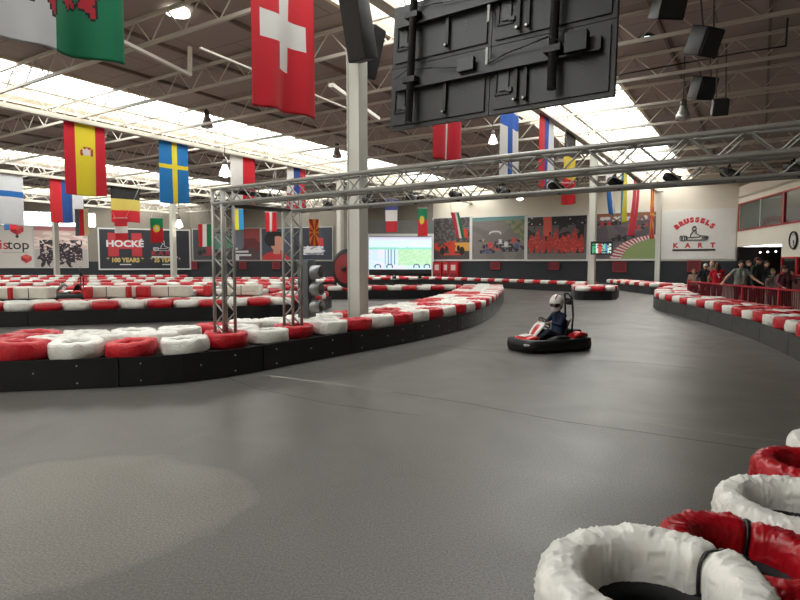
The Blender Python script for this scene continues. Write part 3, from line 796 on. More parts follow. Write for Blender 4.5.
# dark double billboard
t, F, w, h = board(W_left, 100, 230, 189.5, 268.5, 'sponsor_billboard', 'dark double billboard with a big red letter H and gold anniversary lines', 'billboard', .14, None, flat((42, 43, 52)))
ax = lambda px: (px - 100) / 89.5 * w
az = lambda py: (268.5 - py) / 38.5 * h
mb = MB()
for (x0, y0, x1, y1) in ((108, 233.5, 118.5, 256.5), (131, 233.5, 141, 256.5), (118.5, 240, 131, 249)):
    mb.prism([(ax(x0), az(y1)), (ax(x1), az(y1)), (ax(x1), az(y0)), (ax(x0), az(y0))], F, 0, .03, 0)
mb.build('red_letter', [flat((176, 48, 56))], t)
mb = MB(); text_mb(mb, 'HOCKÉ', .92, lambda a, b, t_: F(ax(124.5) + a, az(246.8) + b, t_ + .04), 0, bold=.035, sx=1.15)
text_mb(mb, '* 100 YEARS *', .62, lambda a, b, t_: F(ax(124.5) + a, az(262) + b, t_ + .02), 1, bold=.03, sx=.95)
text_mb(mb, '* 35 YEARS *', .62, lambda a, b, t_: F(ax(164.5) + a, az(262) + b, t_ + .02), 1, bold=.03, sx=.9)
text_mb(mb, 'K A R T', .62, lambda a, b, t_: F(ax(163) + a, az(255) + b, t_ + .02), 2, bold=.02, sx=1.2)
for (x0, y0, x1, y1, c_) in ((119, 264, 130, 265, 0), (161, 264, 171, 265, 0), (150.5, 256.2, 177, 257.6, 0)):
    mb.prism([(ax(x0), az(y1)), (ax(x1), az(y1)), (ax(x1), az(y0)), (ax(x0), az(y0))], F, 0, .03, c_)
mb.build('lettering', [flat((206, 206, 208)), flat((196, 172, 104)), flat((170, 44, 54))], t)
def kart_lines(mb, F, ax, az, x0, y0, s, lw, mi):
    """outline drawing of a kart and driver, s = metres per drawing unit"""
    def L(pts, w_=lw):
        for (a, b), (c_, d) in zip(pts[:-1], pts[1:]):
            A = F(x0 + a * s, y0 + b * s, .03); B = F(x0 + c_ * s, y0 + d * s, .03); mb.bar(A, B, w_, w_, mi)
    def C_(cx, cy, rx, ry, n=18, w_=lw): L([(cx + rx * math.cos(k * 2 * math.pi / n), cy + ry * math.sin(k * 2 * math.pi / n)) for k in range(n + 1)], w_)
    L([(-1.3, -.15), (-1.1, -.75), (1.9, -.75), (2.3, -.5), (2.3, -.1), (1.2, .0), (.7, -.2), (-.6, -.25), (-1.3, -.15)])
    L([(-.6, -.2), (-.5, .45), (-.05, .95), (.25, 1.0), (.4, .7), (.2, .5), (.8, .2), (1.2, 0)])
    C_(-1.75, -.4, .22, .5); C_(-1.35, -.35, .2, .42); C_(-2.2, -.35, .15, .45)
    C_(.0, 1.35, .33, .3); L([(-.2, 1.7), (.1, 1.85), (.3, 1.7)]); L([(1.3, -.35), (2.1, -.35)], lw * 1.8)
mb = MB(); kart_lines(mb, F, ax, az, ax(162.5), az(247.5), .42, .05, 0); mb.build('kart_drawing', [flat((200, 200, 204))], t)

# white logo banner
t, F, w, h = board(W_back, 657.5, 209.5, 735, 259.3, 'logo_banner', 'large white banner with arched red lettering over a kart drawing', 'banner', .0, None, flat((222, 220, 216), .55))
ax = lambda px: (px - 657.5) / 77.5 * w
az = lambda py: (259.3 - py) / 49.8 * h
u_ = w / 77.5        # metres per pixel column there
mb = MB(); s_ = 'BRUSSELS'; Rr = 31 * u_; cx, cy = ax(694.5), az(249.5)
for k, ch in enumerate(s_):
    an = R(39) * (1 - 2 * k / 7.0)
    def FT(a, b, t_, an=an):
        ca, sa = math.cos(an), math.sin(an); px_ = -math.sin(an) * (Rr * .84); py_ = math.cos(an) * Rr
        return F(cx + px_ + a * ca - b * sa, cy + py_ + a * sa + b * ca, t_)
    text_mb(mb, ch, 6.2 * u_, FT, 0, bold=.055, sx=1.05)
for k, ch in enumerate('KART'):
    text_mb(mb, ch, 7.2 * u_, lambda a, b, t_, k=k: F(ax(676 + k * 12.4) + a, az(247.5) + b, t_), 0, bold=.02, sx=1.1)
mb.build('lettering', [flat((196, 38, 54))], t)
mb = MB(); kart_lines(mb, F, ax, az, ax(694.5), az(236.0), 6.0 * u_, .05, 0)
mb.prism([(ax(673), az(250.8)), (ax(716), az(250.8)), (ax(716), az(249)), (ax(673), az(249))], F, 0, .03, 0); mb.build('kart_drawing', [flat((30, 30, 34))], t)

# red square panels along the dark base wall
for (px0, px1, py0, py1, W_, lb) in ((491, 501, 262.5, 269.5, W_back, 'under the photo of the pack of cars'), (549, 560, 262.5, 269.5, W_back, 'under the pit crew photo'), (613, 626.5, 261.5, 272, W_back, 'under the bend photo'),
        (687.5, 701, 260.5, 272, W_back, 'under the white logo banner'), (240, 247, 262, 269, W_mid, 'seen between the two truss uprights'), (273, 281, 262, 269, W_mid, 'just left of the second truss upright'), (192, 198, 262, 269, W_mid, 'left of the first truss upright')):
    A0, _ = W_.hit(px0, 262); A1, _ = W_.hit(px1, 262); _, z1 = W_.hit(px0, py0); _, z0 = W_.hit(px0, py1); F = W_.F(A0, z0, .02); w, h = A1 - A0, z1 - z0
    t = thing('wall_panel', 'dark red square panel low on the dark wall, ' + lb, 'panel', F(w / 2, 0, 0), 0, 'red squares on the dark wall')
    MB().prism([(0, 0), (w, 0), (w, h), (0, h)], F, 0, .1).build('panel_face', mat('deep_red', (104, 26, 34), .6, 0, .1), t)
    mb = MB(); e = .07
    for q in ([(0, 0), (w, 0), (w, e), (0, e)], [(0, h - e), (w, h - e), (w, h), (0, h)], [(0, 0), (e, 0), (e, h), (0, h)], [(w - e, 0), (w, 0), (w, h), (w - e, h)]): mb.prism(q, F, .1, .14)
    mb.build('rim', mat('rim_red', (150, 36, 44), .5, 0, .05), t)
# red booths right of the doorway
for k, (x0, x1) in enumerate(((436.5, 444.5), (446, 452), (452.5, 461))):
    A0, _ = W_back.hit(x0, 262); A1, _ = W_back.hit(x1, 262); _, z1 = W_back.hit(x0, 262); F = W_back.F(A0, 0, .3); w, h = A1 - A0, z1 - .0
    t = thing('vending_cabinet', 'red upright cabinet at the back wall, %s right of the bright doorway' % nth(k), 'cabinet', F(w / 2, 0, 0), 0, 'red cabinets')
    MB().prism([(0, 0), (w, 0), (w, h), (0, h)], F, -.25, .4).build('cabinet_body', red_paint, t)
    MB().prism([(w * .25, h * .55), (w * .75, h * .55), (w * .75, h * .85), (w * .25, h * .85)], F, .4, .44).build('display', flat((220, 190, 190)), t)
    MB().prism([(w * .1, h * .12), (w * .9, h * .12), (w * .9, h * .4), (w * .1, h * .4)], F, .4, .43).build('door', flat((120, 20, 30)), t)

# ---------------------------------------------------------------- bright doorway, its daylit outside view painted on a glowing panel
DW = Wall(P3 + Vector((-16, .6, 0)) , P3 + Vector((.2, .6, 0)))
A0, _ = DW.hit(367, 262); A1, _ = DW.hit(433, 262); _, z1 = DW.hit(400, 237); F = DW.F(A0, 0, 0); w = A1 - A0; h = z1
door = MB()
for q in ([(0, 0), (.25, 0), (.25, h), (0, h)], [(w - .2, 0), (w, 0), (w, h), (w - .2, h)], [(0, h), (w, h), (w, h + .25), (0, h + .25)]): door.prism(q, F, .9, 1.3)
d_ = struct('door_1', door, frame_white)
# outside view put into a glowing panel: sky-bright yard with hedge, lorry
A = F(.25, 0, 0)
mb = MB(); mb.prism([(0, h + .25), (w, h + .25), (w, h + 1.5), (0, h + 1.5)], F, .9, 1.25); struct('trim_6', mb, mat('shutter_grey', (110, 108, 106), .6, .2, .1, 4))
def em(rgb, e): return flat(rgb, .6, e)
mb = MB()
def pic_s(x, y):
    for cx in (.14, .33, .76, .93):
        q = ((x - cx) / .055) ** 2 + ((y - .08) / .09) ** 2
        if .45 < q < 1 and y > .04: return 4
        if q <= .45: return 2
    if y > .68 + .02 * rnd(x, 1, 9): return 0 if y < .9 + .04 * rnd(x, 3, 7) else 5
    if y > .62: return 3
    if x > .46 and y > .12: return 6 if rnd(x, y, 20) > 0 else 1
    if .25 < x < .45 and y > .15: return 2 if int(x * 60) % 3 else 7
    return 2 if rnd(x, y, 8) > 0 else 5
F2 = DW.F(A0, 0, .95)
t = thing('yard_view_panel', 'bright glowing panel painted as the outdoors through the doorway, right of the main column', 'screen', F2(w / 2, 0, 0))
mb.prism([(.2, .6), (w - .2, .6), (w - .2, h), (.2, h)], F2, -.1, 0); mb.build('view_panel_body', black_pl, t)
mb = MB(); Fs = lambda a, b, q: F2(.25 + a, 1.0 + b, .02 + q); painted(mb, Fs, w - .45, h - 1.05, 110, 66, pic_s)
mb.build('lit_picture', [em(c, .6) for c in ((196, 218, 232), (176, 206, 176), (186, 208, 220), (130, 200, 180), (46, 64, 96), (204, 206, 222), (160, 202, 160), (110, 134, 148))], t)  # emissive colours stand in for daylight outside the doorway

# clerestory glazing high on the left wall
A0, zb = W_left.hit(-20, 224.3); A1, zt = W_left.hit(95, 213.5); F = W_left.F(A0, zb, .03); w, h = A1 - A0, 1.35
mb = MB(); mb.prism([(0, -.08), (w, -.08), (w, 0), (0, 0)], F, 0, .1); mb.prism([(0, h), (w, h), (w, h + .08), (0, h + .08)], F, 0, .1); wi = struct('window_12', mb, frame_white)
mb = MB(); mb.prism([(0, 0), (w, 0), (w, h), (0, h)], F, 0, .03); mb.build('pane', mat('daylight_glow_pane', (244, 248, 255), .3, var=0, emit=3.2), wi)  # pane emits by itself in place of daylight behind it
for k in range(1, 6): MB().prism([(w * k / 6 - .04, 0), (w * k / 6 + .04, 0), (w * k / 6 + .04, h), (w * k / 6 - .04, h)], F, .03, .08).build('mullion', frame_white, wi)

# small monitor on the right-centre column
c = P(601.5, 248, 27.3); t = thing('monitor', 'small monitor with coloured timing bars on the right-centre column', 'monitor', c)
M = Matrix.Rotation(R(-10), 3, 'Z')
MB().box(c, (.98, .1, .62), M, bev=.01).build('casing', black_pl, t)
mb = MB(); FM = lambda a, b, q: c + M @ Vector((a - .43, -.06 - q, b - .25))
painted(mb, FM, .86, .5, 16, 10, lambda x, y: (0 if y > .85 else [1, 2, 3, 4, 5, 2][int(x * 6) % 6] if rnd(x, y, 9) > -.2 else 0))
mb.build('screen', [em(q, .5) for q in ((24, 30, 30), (60, 150, 110), (190, 210, 200), (180, 60, 60), (120, 180, 160), (70, 120, 170))], t)
MB().tube(c + Vector((0, .05, 0)), c + Vector((-.1, .5, 0)), .04, n=8).build('arm', black_pl, t)

# ---------------------------------------------------------------- flags hanging from the girders
def cloth_flag(w_line, u0, drop, pal, fn, label, top=6.97, width=1.5, nx=24, ny=44, wav=.06, tilt=0.0, group='hanging flags', seed=0):
    """banner parallel to the hall: x runs from its left edge (nearer) to right edge (deeper)"""
    c = H(u0 + width / 2, w_line, top)
    def F(a, b, q):
        s = 1 - b / drop
        wv = wav * (math.sin(a * 5.2 + seed + s * 1.1) * .6 + math.sin(a * 9.1 + seed * 2 + s * 2.3) * .3) * (.25 + s)
        return H(u0 + a + tilt * s * s, w_line + wv, top - drop + b - .05 * math.sin(a * 2.1 + seed) * s)
    t = thing('hanging_flag', label, 'flag', c, 0, group)
    mb = MB(); painted(mb, F, width, drop, nx, ny, fn, 0, True)
    mats = []
    for q in pal:
        m = flat(q, .75)
        mats.append(m)
    o = mb.build('cloth', mats, t); sm = o.modifiers.new('hem', 'SOLIDIFY'); sm.thickness = .006
    MB().tube(H(u0 - .04, w_line, top + .01), H(u0 + width + .04, w_line, top + .01), .016, n=8).build('top_rod', frame_white, t)
    mb = MB()
    for q in (.12, width - .12): mb.tube(H(u0 + q, w_line, top), H(u0 + q, w_line, top + .12), .008, n=5)
    mb.build('hanging_tie', frame_white, t)
    return t
def u_at(px, wl):       # hall distance of a girder line at pixel column px
    r_ = (px - 397.5) / FPX        # X/Y
    return (wl * (UY + r_ * UX)) / (UX - r_ * UY)
WH, RD, BL, YE, GN_, BK = (226, 224, 222), (206, 20, 40), (20, 84, 160), (232, 206, 60), (0, 130, 84), (36, 34, 34)
def vs(*idx): return lambda x, y: idx[min(len(idx) - 1, int(x * len(idx)))]
def hs(*idx): return lambda x, y: idx[min(len(idx) - 1, int((1 - y) * len(idx)))]
def f_spain(x, y):
    if .40 < x < .68 and .40 < y < .50 and False: return 2
    if ell(x, y, .52, .61, .10, .05): return 2
    if ell(x, y, .40, .60, .03, .055) or ell(x, y, .65, .61, .035, .06) or ell(x, y, .53, .67, .10, .02): return 3
    return 1 if .26 < x < .74 else 0
def f_sweden(x, y): return 1 if .42 < x < .60 or .56 < y < .64 else 0
def f_swiss(x, y):
    yy = 1 - y
    if .39 < x < .61 and .30 < yy < .77: return 1
    if .12 < x < .86 and .455 < yy < .61: return 1
    return 0
DR = [(.12, .30), (.2, .36), (.18, .44), (.3, .42), (.34, .52), (.42, .46), (.5, .56), (.5, .44), (.62, .5), (.6, .38), (.72, .42), (.78, .5), (.84, .4), (.8, .3), (.86, .24), (.74, .26), (.72, .2), (.68, .3), (.56, .28), (.52, .2), (.46, .3), (.36, .3), (.3, .22), (.28, .32), (.2, .28)]
def f_dragon(x, y):
    yy = 1 - y
    def hit(x, yy):
        return (inpoly(x, yy - .32, DR) or seg(x, yy, .36, .66, .39, .76, .022) or seg(x, yy, .39, .76, .34, .775, .014) or seg(x, yy, .39, .76, .47, .782, .014)
                or seg(x, yy, .58, .70, .61, .78, .02) or seg(x, yy, .61, .78, .66, .80, .014) or seg(x, yy, .70, .70, .77, .775, .035) or seg(x, yy, .77, .775, .80, .815, .018) or seg(x, yy, .77, .78, .71, .79, .014))
    if hit(x, yy): return 2
    for dx, dy in ((.018, 0), (-.018, 0), (0, .011), (0, -.011)):
        if hit(x + dx, yy + dy): return 3
    return 0 if x < .5 else 1
def f_cross_fin(x, y): return 1 if .36 < x < .6 or (1 - y > .22 and 1 - y < .40) else 0
def f_denmark(x, y): return 1 if .40 < x < .56 else 0
def f_portugal(x, y):
    q = math.hypot((x - .5) * 1.0, (y - .58) * 1.8)
    if q < .12: return 3
    if q < .27: return 2
    return 0 if y > .58 else 1
def f_macedonia(x, y):
    dx, dy = x - .5, (y - .5) * 1.8
    if math.hypot(dx, dy) < .14: return 1
    an = math.atan2(dy, dx); return 1 if abs(((an / (math.pi / 4)) + .5) % 1 - .5) < .17 * (1.0 + .6 * math.hypot(dx, dy)) else 0
def f_slovakia(x, y):
    if y < .45 and ell(x, y, .35, .3, .2, .12): return 0
    return [0, 1, 2][min(2, int(x * 3))] if y > .42 else 2
def f_croat(x, y): return [0, 1, 2][min(2, int(x * 3))]
Ln, Lm, Lf = 6.87, 22.4, 38.4
def at(px0, wl): return u_at(px0, wl)
cloth_flag(Ln, at(-18, Ln), 2.95, [(214, 214, 218), (0, 122, 82), (190, 34, 50), (30, 26, 28)], f_dragon, 'huge white and green flag with a red dragon, top left corner', width=1.62, nx=64, ny=90, seed=1, wav=.1)
cloth_flag(Ln, at(253, Ln), 2.85, [RD, WH], f_swiss, 'large red flag with a white cross, left of the loudspeakers', width=1.46, nx=50, ny=72, seed=2.2, wav=.09)
cloth_flag(Lm, at(67, Lm), 2.72, [(200, 20, 44), (226, 206, 40), (216, 204, 200), (170, 60, 40)], f_spain, 'tall red and yellow flag with a small crest', width=1.6, nx=44, ny=60, seed=.4)
cloth_flag(Lm, at(160, Lm), 2.68, [(20, 118, 190), (232, 214, 40)], f_sweden, 'light blue flag with a yellow cross above the white column', width=1.5, nx=40, ny=60, seed=.9)
cloth_flag(Lm, at(230, Lm), 2.6, [WH, RD], vs(0, 1), 'half white half red flag above the first truss upright', width=1.62, seed=1.9)
cloth_flag(Lm, at(286, Lm), 2.5, [WH, (36, 70, 150), (196, 36, 50)], f_slovakia, 'white, blue and red flag with a shield, behind the truss left of the column', width=1.55, seed=.2)
cloth_flag(Ln, at(430, Ln), 2.78, [(200, 20, 44), (228, 214, 214)], f_denmark, 'red flag with a thin white centre stripe just under the screens', width=1.5, seed=2.0)
cloth_flag(Ln, at(497, Ln), 2.72, [WH, (16, 88, 190)], f_cross_fin, 'white flag with a broad blue cross beside a lit lamp', width=1.5, nx=40, ny=60, seed=.6)
cloth_flag(Ln, at(535, Ln), 2.6, [(206, 34, 48), (40, 70, 160), (222, 224, 230)], vs(0, 1, 2), 'red, blue and white striped flag right of the blue cross flag', width=1.6, seed=1.1)
cloth_flag(Ln, at(560, Ln), 2.85, [BK, (222, 196, 50), (196, 26, 40)], hs(0, 1, 2), 'black, yellow and red flag cut across by the truss', width=1.6, seed=.5)
cloth_flag(Ln, at(601, Ln), 2.75, [(222, 222, 226), (34, 110, 190)], lambda x, y: 1 if x < .6 - (1 - y) * .1 and y < .5 else 0, 'white and blue flag hanging slanted left of the white banner', width=1.5, seed=.2, tilt=1.1)
cloth_flag(Ln, at(617, Ln), 3.0, [(54, 130, 160), (222, 206, 50)], lambda x, y: 1 if x > .4 - .3 * (1 - y) else 0, 'narrow yellow and blue flag between two slanted flags', width=1.5, seed=.9)
cloth_flag(Ln, at(629, Ln), 3.7, [(200, 40, 62), (224, 206, 206)], f_denmark, 'long slanting red flag with a pale centre stripe in front of the bend photo', width=2.0, seed=.7, tilt=-1.6)
cloth_flag(Ln, at(646, Ln), 3.6, [(206, 50, 40), (226, 150, 50)], f_macedonia, 'thin red and orange flag nearest the white logo banner', width=1.5, seed=1.4)
# third row and lower flags
cloth_flag(Lf, at(51, Lf), 2.75, [(214, 40, 50), (40, 84, 160), (222, 224, 230)], vs(0, 1, 2), 'red, blue and white striped flag at the far left column', width=2.1, seed=.3)
cloth_flag(Lf, at(111, Lf), 2.5, [BK, (216, 196, 96), (208, 36, 50)], hs(0, 1, 2), 'black, yellow and red flag over the dark billboard', width=2.2, seed=1.3)
cloth_flag(Lf, at(-14, Lf), 3.1, [(222, 226, 232), (30, 110, 190)], lambda x, y: 1 if .54 < y < .66 else 0, 'white flag with a blue band at the left picture edge', width=2.1, seed=2.3)
def free_flag(px0, px1, y0, y1, Y, pal, fn, label, seed=0, slant=0.0):
    a, b = P(px0, y0, Y), P(px1, y0, Y * 1.02); ex = (b - a).normalized(); w_ = (b - a).length; d = a.z - P(px0, y1, Y).z
    t = thing('hanging_flag', label, 'flag', a, 0, 'smaller flags further back')
    nrm = Vector((ex.y, -ex.x, 0))
    def F(p, q, r_):
        s = 1 - q / d
        return a + ex * (p + slant * s) + Vector((0, 0, q - d)) + nrm * (.05 * math.sin(p * 6 + seed + s) * (.3 + s))
    mb = MB(); painted(mb, F, w_, d, 24, 36, fn, 0, True)
    o = mb.build('cloth', [flat(q, .75) for q in pal], t); sm = o.modifiers.new('hem', 'SOLIDIFY'); sm.thickness = .006
    MB().tube(a - ex * .05, b + ex * .05, .016, n=6).build('top_rod', frame_white, t)
    mb = MB()
    for q in (a + ex * .1, b - ex * .1):
        uq, wq_ = q.x * UX + q.y * UY, -q.x * UY + q.y * UX; uj = min(joist_u, key=lambda v: abs(v - uq))
        mb.tube(q, H(uj, wq_, 7.2), .006, n=4)
    mb.build('hanging_cord', frame_white, t)
ff = free_flag
ff(114, 127, 218, 240, 40, [(204, 40, 52), WH], lambda x, y: 1 if .25 < y < .62 and y > .3 else 0, 'red, white and red flag in front of the big red letter H', 1)
ff(150, 162.5, 218, 243, 40, [GN_, RD, YE, WH], f_portugal, 'green and red flag with a yellow ring over the dark billboard', 2)
ff(198, 211, 224, 247, 38, [RD, WH, (20, 120, 70)], vs(0, 1, 2), 'red, white and green striped flag left of the first truss upright', 1)
ff(234, 243, 209, 230, 36, [(224, 210, 40), (40, 140, 196)], vs(0, 1), 'yellow and blue flag just right of the first truss upright', 3)
ff(265, 276.5, 212, 232, 34, [RD, WH], lambda x, y: 1 if .36 < x < .64 else 0, 'red flag with a white stripe between the truss uprights', .3)
ff(309, 319, 219, 246, 30, [(206, 50, 36), (236, 168, 60)], f_macedonia, 'red flag with an orange sunburst left of the main column', 0)
ff(385, 398, 199, 232.5, 24, [(66, 70, 140), WH, (206, 40, 56)], hs(0, 1, 2), 'blue, white and red flag just right of the main column', 0)
ff(417.5, 427, 208, 236.5, 26, [GN_, (206, 34, 46), YE, YE], f_portugal, 'green and red flag with yellow emblem above the bright doorway', 2)
ff(450.5, 459, 212.5, 239, 30, [(200, 30, 48), WH, (20, 120, 80)], vs(0, 0, 1, 2), 'slanting red, white and green flag over the orange car photo', 1, .55)
ff(74.5, 88, 209, 236, 36, [(96, 110, 120), (214, 40, 50), (226, 208, 160)], vs(0, 1, 2), 'grey, red and cream flag over the starting grid photo', 2)
ff(2.5, 15.5, 200, 230, 38, [(60, 110, 170), (214, 40, 50)], vs(0, 1), 'blue and red flag over the white billboard at far left', 1)
ff(560.5, 573, 183, 205, 23, [(200, 30, 42), (170, 22, 34)], lambda x, y: 0, 'small plain red flag below the truss right of centre', 1)

# ---------------------------------------------------------------- tyre barriers
TD_, TH_ = .66, .225          # wrapped tyre diameter and height
def tyre_mesh(name, m, n=28, seg_=10, amp=.006, seed=0, R0=TD_ / 2, H0=TH_, r_in=.165):
    mb = MB(); prof = []
    hw = (R0 - r_in) / 2; rc = (R0 + r_in) / 2
    for j in range(seg_):
        a = 2 * math.pi * j / seg_
        e = .45                                     # squarish section
        ca, sa = math.cos(a), math.sin(a)
        prof.append((rc + hw * math.copysign(abs(ca) ** e, ca), H0 / 2 + H0 / 2 * math.copysign(abs(sa) ** e, sa)))
    vs = []
    for k in range(n):
        an = 2 * math.pi * k / n
        for r_, z in prof:
            d = amp * (noise.noise(Vector((math.cos(an) * 3 + seed, math.sin(an) * 3, z * 9))) * 2 + abs(noise.noise(Vector((an * 5 + seed, z * 16, r_ * 9)))) * 1.5)
            rr = r_ + d; zz = max(0, z + d * (1 if z > H0 * .6 else 0))
            vs.append((rr * math.cos(an), rr * math.sin(an), zz))
    L = seg_; fs = [(k * L + j, ((k + 1) % n) * L + j, ((k + 1) % n) * L + (j + 1) % L, k * L + (j + 1) % L) for k in range(n) for j in range(L)]
    mb.add(vs, fs, 0, True)
    me = bpy.data.meshes.new(name); me.from_pydata([tuple(v) for v in mb.v], [], mb.f); me.materials.append(m)
    for p in me.polygons: p.use_smooth = True
    return me
MESH = {(c, q): tyre_mesh('wrapped_tyre', wrap_red if c == 'red' else wrap_white, n=40 if q < 3 else 18, seg_=14 if q < 3 else 8, amp=.009 if q < 3 else .004, seed=q * 3.7 + (5 if c == 'red' else 0)) for c in ('red', 'white') for q in range(4)}
def resample(path, step, start=0.0):
    out = []; acc = start
    for a, b in zip(path[:-1], path[1:]):
        L_ = (b - a).length
        while acc <= L_:
            out.append((a + (b - a) * (acc / L_), (b - a).normalized())); acc += step
        acc -= L_
    return out
def offset_path(path, d):
    """shift a plan polyline to its left by d"""
    out = []
    for i, p in enumerate(path):
        dirs = []
        if i > 0: dirs.append((path[i] - path[i - 1]).normalized())
        if i < len(path) - 1: dirs.append((path[i + 1] - path[i]).normalized())
        t_ = sum(dirs, Vector((0, 0, 0))).normalized(); n_ = Vector((-t_.y, t_.x, 0))
        k = 1 / max(.5, n_.dot(Vector((-dirs[0].y, dirs[0].x, 0))))
        out.append(p + n_ * d * k)
    return out
def smooth_path(path, it=2):
    for _ in range(it):
        q = [path[0]]
        for a, b in zip(path[:-1], path[1:]): q += [a * .75 + b * .25, a * .25 + b * .75]
        q.append(path[-1]); path = q
    return path
T1c = T1 + TD * TS / 2 + PD * TS / 2; T2c = T2 + TD * TS / 2 + PD * TS / 2
TYRES = []     # (position, colour, label, group, yaw)
BZ = .36
def barrier(pix, rows, name_txt, label, side=1, world=None, panel=2.0, bolts=False, start=0.0, colour0=0, row_gap=.60, first=.335, bm_=None, anchors=None, smooth=2, skip=None, rev_rows=None):
    """board-fronted tyre island along the pixel path of the board's foot (left side = inward when side=1)"""
    pts = world or [G(x, y) for x, y in pix]
    for p in pts: p.z = 0
    pts = smooth_path(pts, smooth)
    depth = first + (rows - 1) * row_gap + .30
    loc = pts[len(pts) // 2].copy()
    t = thing('track_barrier', label, 'barrier', loc)
    back = offset_path(pts, side * depth); fr = offset_path(pts, side * .03)
    mb = MB(); n = len(pts)
    for i in range(n - 1):
        q = [fr[i], fr[i + 1], back[i + 1], back[i]] if side == 1 else [fr[i + 1], fr[i], back[i], back[i + 1]]
        mb.hexa([Vector((p.x, p.y, 0.0)) for p in q] + [Vector((p.x, p.y, BZ - .005)) for p in q])
    mb.build('core', deck_m, t)
    # front boards, one part per panel
    seq = resample(pts, .25)
    k = 0; per = max(2, int(panel / .25)); nb_ = 0
    while k < len(seq) - 1:
        sub = [s_[0] for s_ in seq[k:k + per + 1]]
        if len(sub) < 2: break
        if any(-80 < proj(p)[0] < 880 for p in sub):
            mb = MB()
            if len(sub) > 2: sub[-1] = sub[-2] + (sub[-1] - sub[-2]) * .93
            o1 = sub; o2 = offset_path(sub, side * .03)
            for i in range(len(sub) - 1):
                q = [o1[i], o1[i + 1], o2[i + 1], o2[i]] if side == 1 else [o1[i + 1], o1[i], o2[i], o2[i + 1]]
                mb.hexa([Vector((p.x, p.y, 0.005)) for p in q] + [Vector((p.x, p.y, BZ + .025)) for p in q])
            bo = mb.build('board_panel', bm_ or board_m, t); nb_ += 1
            if bolts:
                for (ii, zz) in ((1, .3), (1, .08), (len(sub) // 2, .22), (len(sub) - 3, .3), (len(sub) - 3, .08)):
                    if 0 < ii < len(sub) - 1:
                        d = (sub[ii + 1] - sub[ii]).normalized(); nn = Vector((-d.y, d.x, 0)) * side
                        MB().tube(sub[ii] + Vector((0, 0, zz)) + nn * .01, sub[ii] + Vector((0, 0, zz)) - nn * .012, .011, n=6).build('bolt', bolt_m, bo)
        k += per
    for r_ in range(rows):
        line = offset_path(pts, side * (first + r_ * row_gap)); cnt = 0
        sq = resample(line, TD_ + .008, start + (r_ * .33))
        if anchors and r_ == 0:
            fine_ = resample(line, .01); st_ = TD_ + .012
            s1, s2 = [min(range(len(fine_)), key=lambda q: (fine_[q][0].xy - A_.xy).length) for A_ in anchors]
            ss = []; k_ = s1 / 100
            while k_ > 0: ss.append(k_); k_ -= st_
            ss = ss[::-1]; colour0 = (len(ss) - 1 + 1) % 2; ss.append((s1 + s2) / 200); k_ = s2 / 100
            while k_ < len(fine_) / 100 - .02: ss.append(k_); k_ += st_
            sq = [fine_[min(len(fine_) - 1, int(q * 100))] for q in ss]
        for i, (p, d) in enumerate(sq):
            if skip and skip(p): continue
            x, y = proj(Vector((p.x, p.y, .5)))
            if not (-50 < x < 850): continue
            rr = random.random()
            if r_ == 0: col = 'white' if (i + colour0) % 2 == 0 else 'red'
            else: col = ('white' if rr < .62 else 'red')
            rn_ = 'front' if r_ == 0 else ['second', 'third', 'fourth'][r_ - 1]
            TYRES.append((Vector((p.x, p.y, BZ)), col, '%s wrapped tyre, %s from %s in the %s row of the %s' % (col, nth(cnt), 'the left' if side == 1 else 'the right', rn_, name_txt), 'tyres of the ' + name_txt, random.random() * 6.28))
            cnt += 1
    return t, pts
A_pix = [(-60, 396), (0, 392.3), (100, 388.5), (150, 386), (200, 381.5), (250, 374), (300, 363.5), (400, 345), (440, 336), (475, 327), (490, 319), (500, 309), (504, 301), (503, 296)]
Cc = Vector((col_xy.x, 11.75, 0))
near_col = lambda p: (p - Cc).length < .52
barrier(A_pix, 3, 'near left barrier', 'long curved near left barrier with black boards under red and white tyres', bolts=True, start=.02, colour0=1, panel=2.2, skip=near_col, anchors=(T1c, T2c))
# the two truss uprights stand inside tyres of the front row
for Tc in (T1c, T2c):
    near = sorted(range(len(TYRES)), key=lambda i: (TYRES[i][0].xy - Tc.xy).length)
    k = near[0]; TYRES[k] = (Vector((Tc.x, Tc.y, BZ)), 'red', TYRES[k][2].replace('white wrapped', 'red wrapped'), TYRES[k][3], TYRES[k][4])
    drop = [i for i in near[1:8] if (TYRES[i][0].xy - Tc.xy).length < .52]
    for i in sorted(drop, reverse=True): TYRES.pop(i)
def WP(*q): return [Vector((P(x, 300, Y).x, Y, 0)) for x, Y in q]
B_path = [G(-60, 328), G(0, 327.3), G(100, 324.5), G(200, 321), G(282, 318.5), G(318, 314), G(332, 307)]
barrier(None, 3, 'second left barrier', 'black boarded barrier of red and white tyres across the left, behind the near one', world=B_path, start=.3)
barrier(None, 2, 'third left barrier', 'barrier of tyres behind the white wrapped blocks at left', world=WP((-45, 20.6), (120, 20.8), (285, 22.2)))
C_b, C_p = barrier(None, 2, 'centre barrier', 'low barrier of tyres behind the main column with a parked kart beyond', world=[Vector((P(150, 300, 25.0).x, 25.0, 0)), G(310, 299.2), G(350, 299.5), G(449, 298.6), Vector((P(463, 300, 27.2).x, 27.2, 0))])
barrier(None, 2, 'fourth left barrier', 'distant barrier of tyres in the left half of the hall', world=WP((-45, 24.3), (60, 24.6), (140, 25.4)))
barrier(None, 2, 'fifth left barrier', 'distant tyre barrier in front of the dark double billboard', world=WP((-45, 29), (120, 29.5), (300, 30.5)))
barrier(None, 2, 'sixth left barrier', 'far tyre barrier deep in the left half of the hall', world=WP((-45, 34), (200, 34.5), (330, 36)))
barrier(None, 1, 'seventh left barrier', 'thin far line of tyres near the left billboards', world=WP((-45, 40), (200, 40.5), (420, 42)))
barrier(None, 1, 'last left barrier', 'farthest line of tyres below the left billboards', world=WP((-45, 47), (190, 49)))
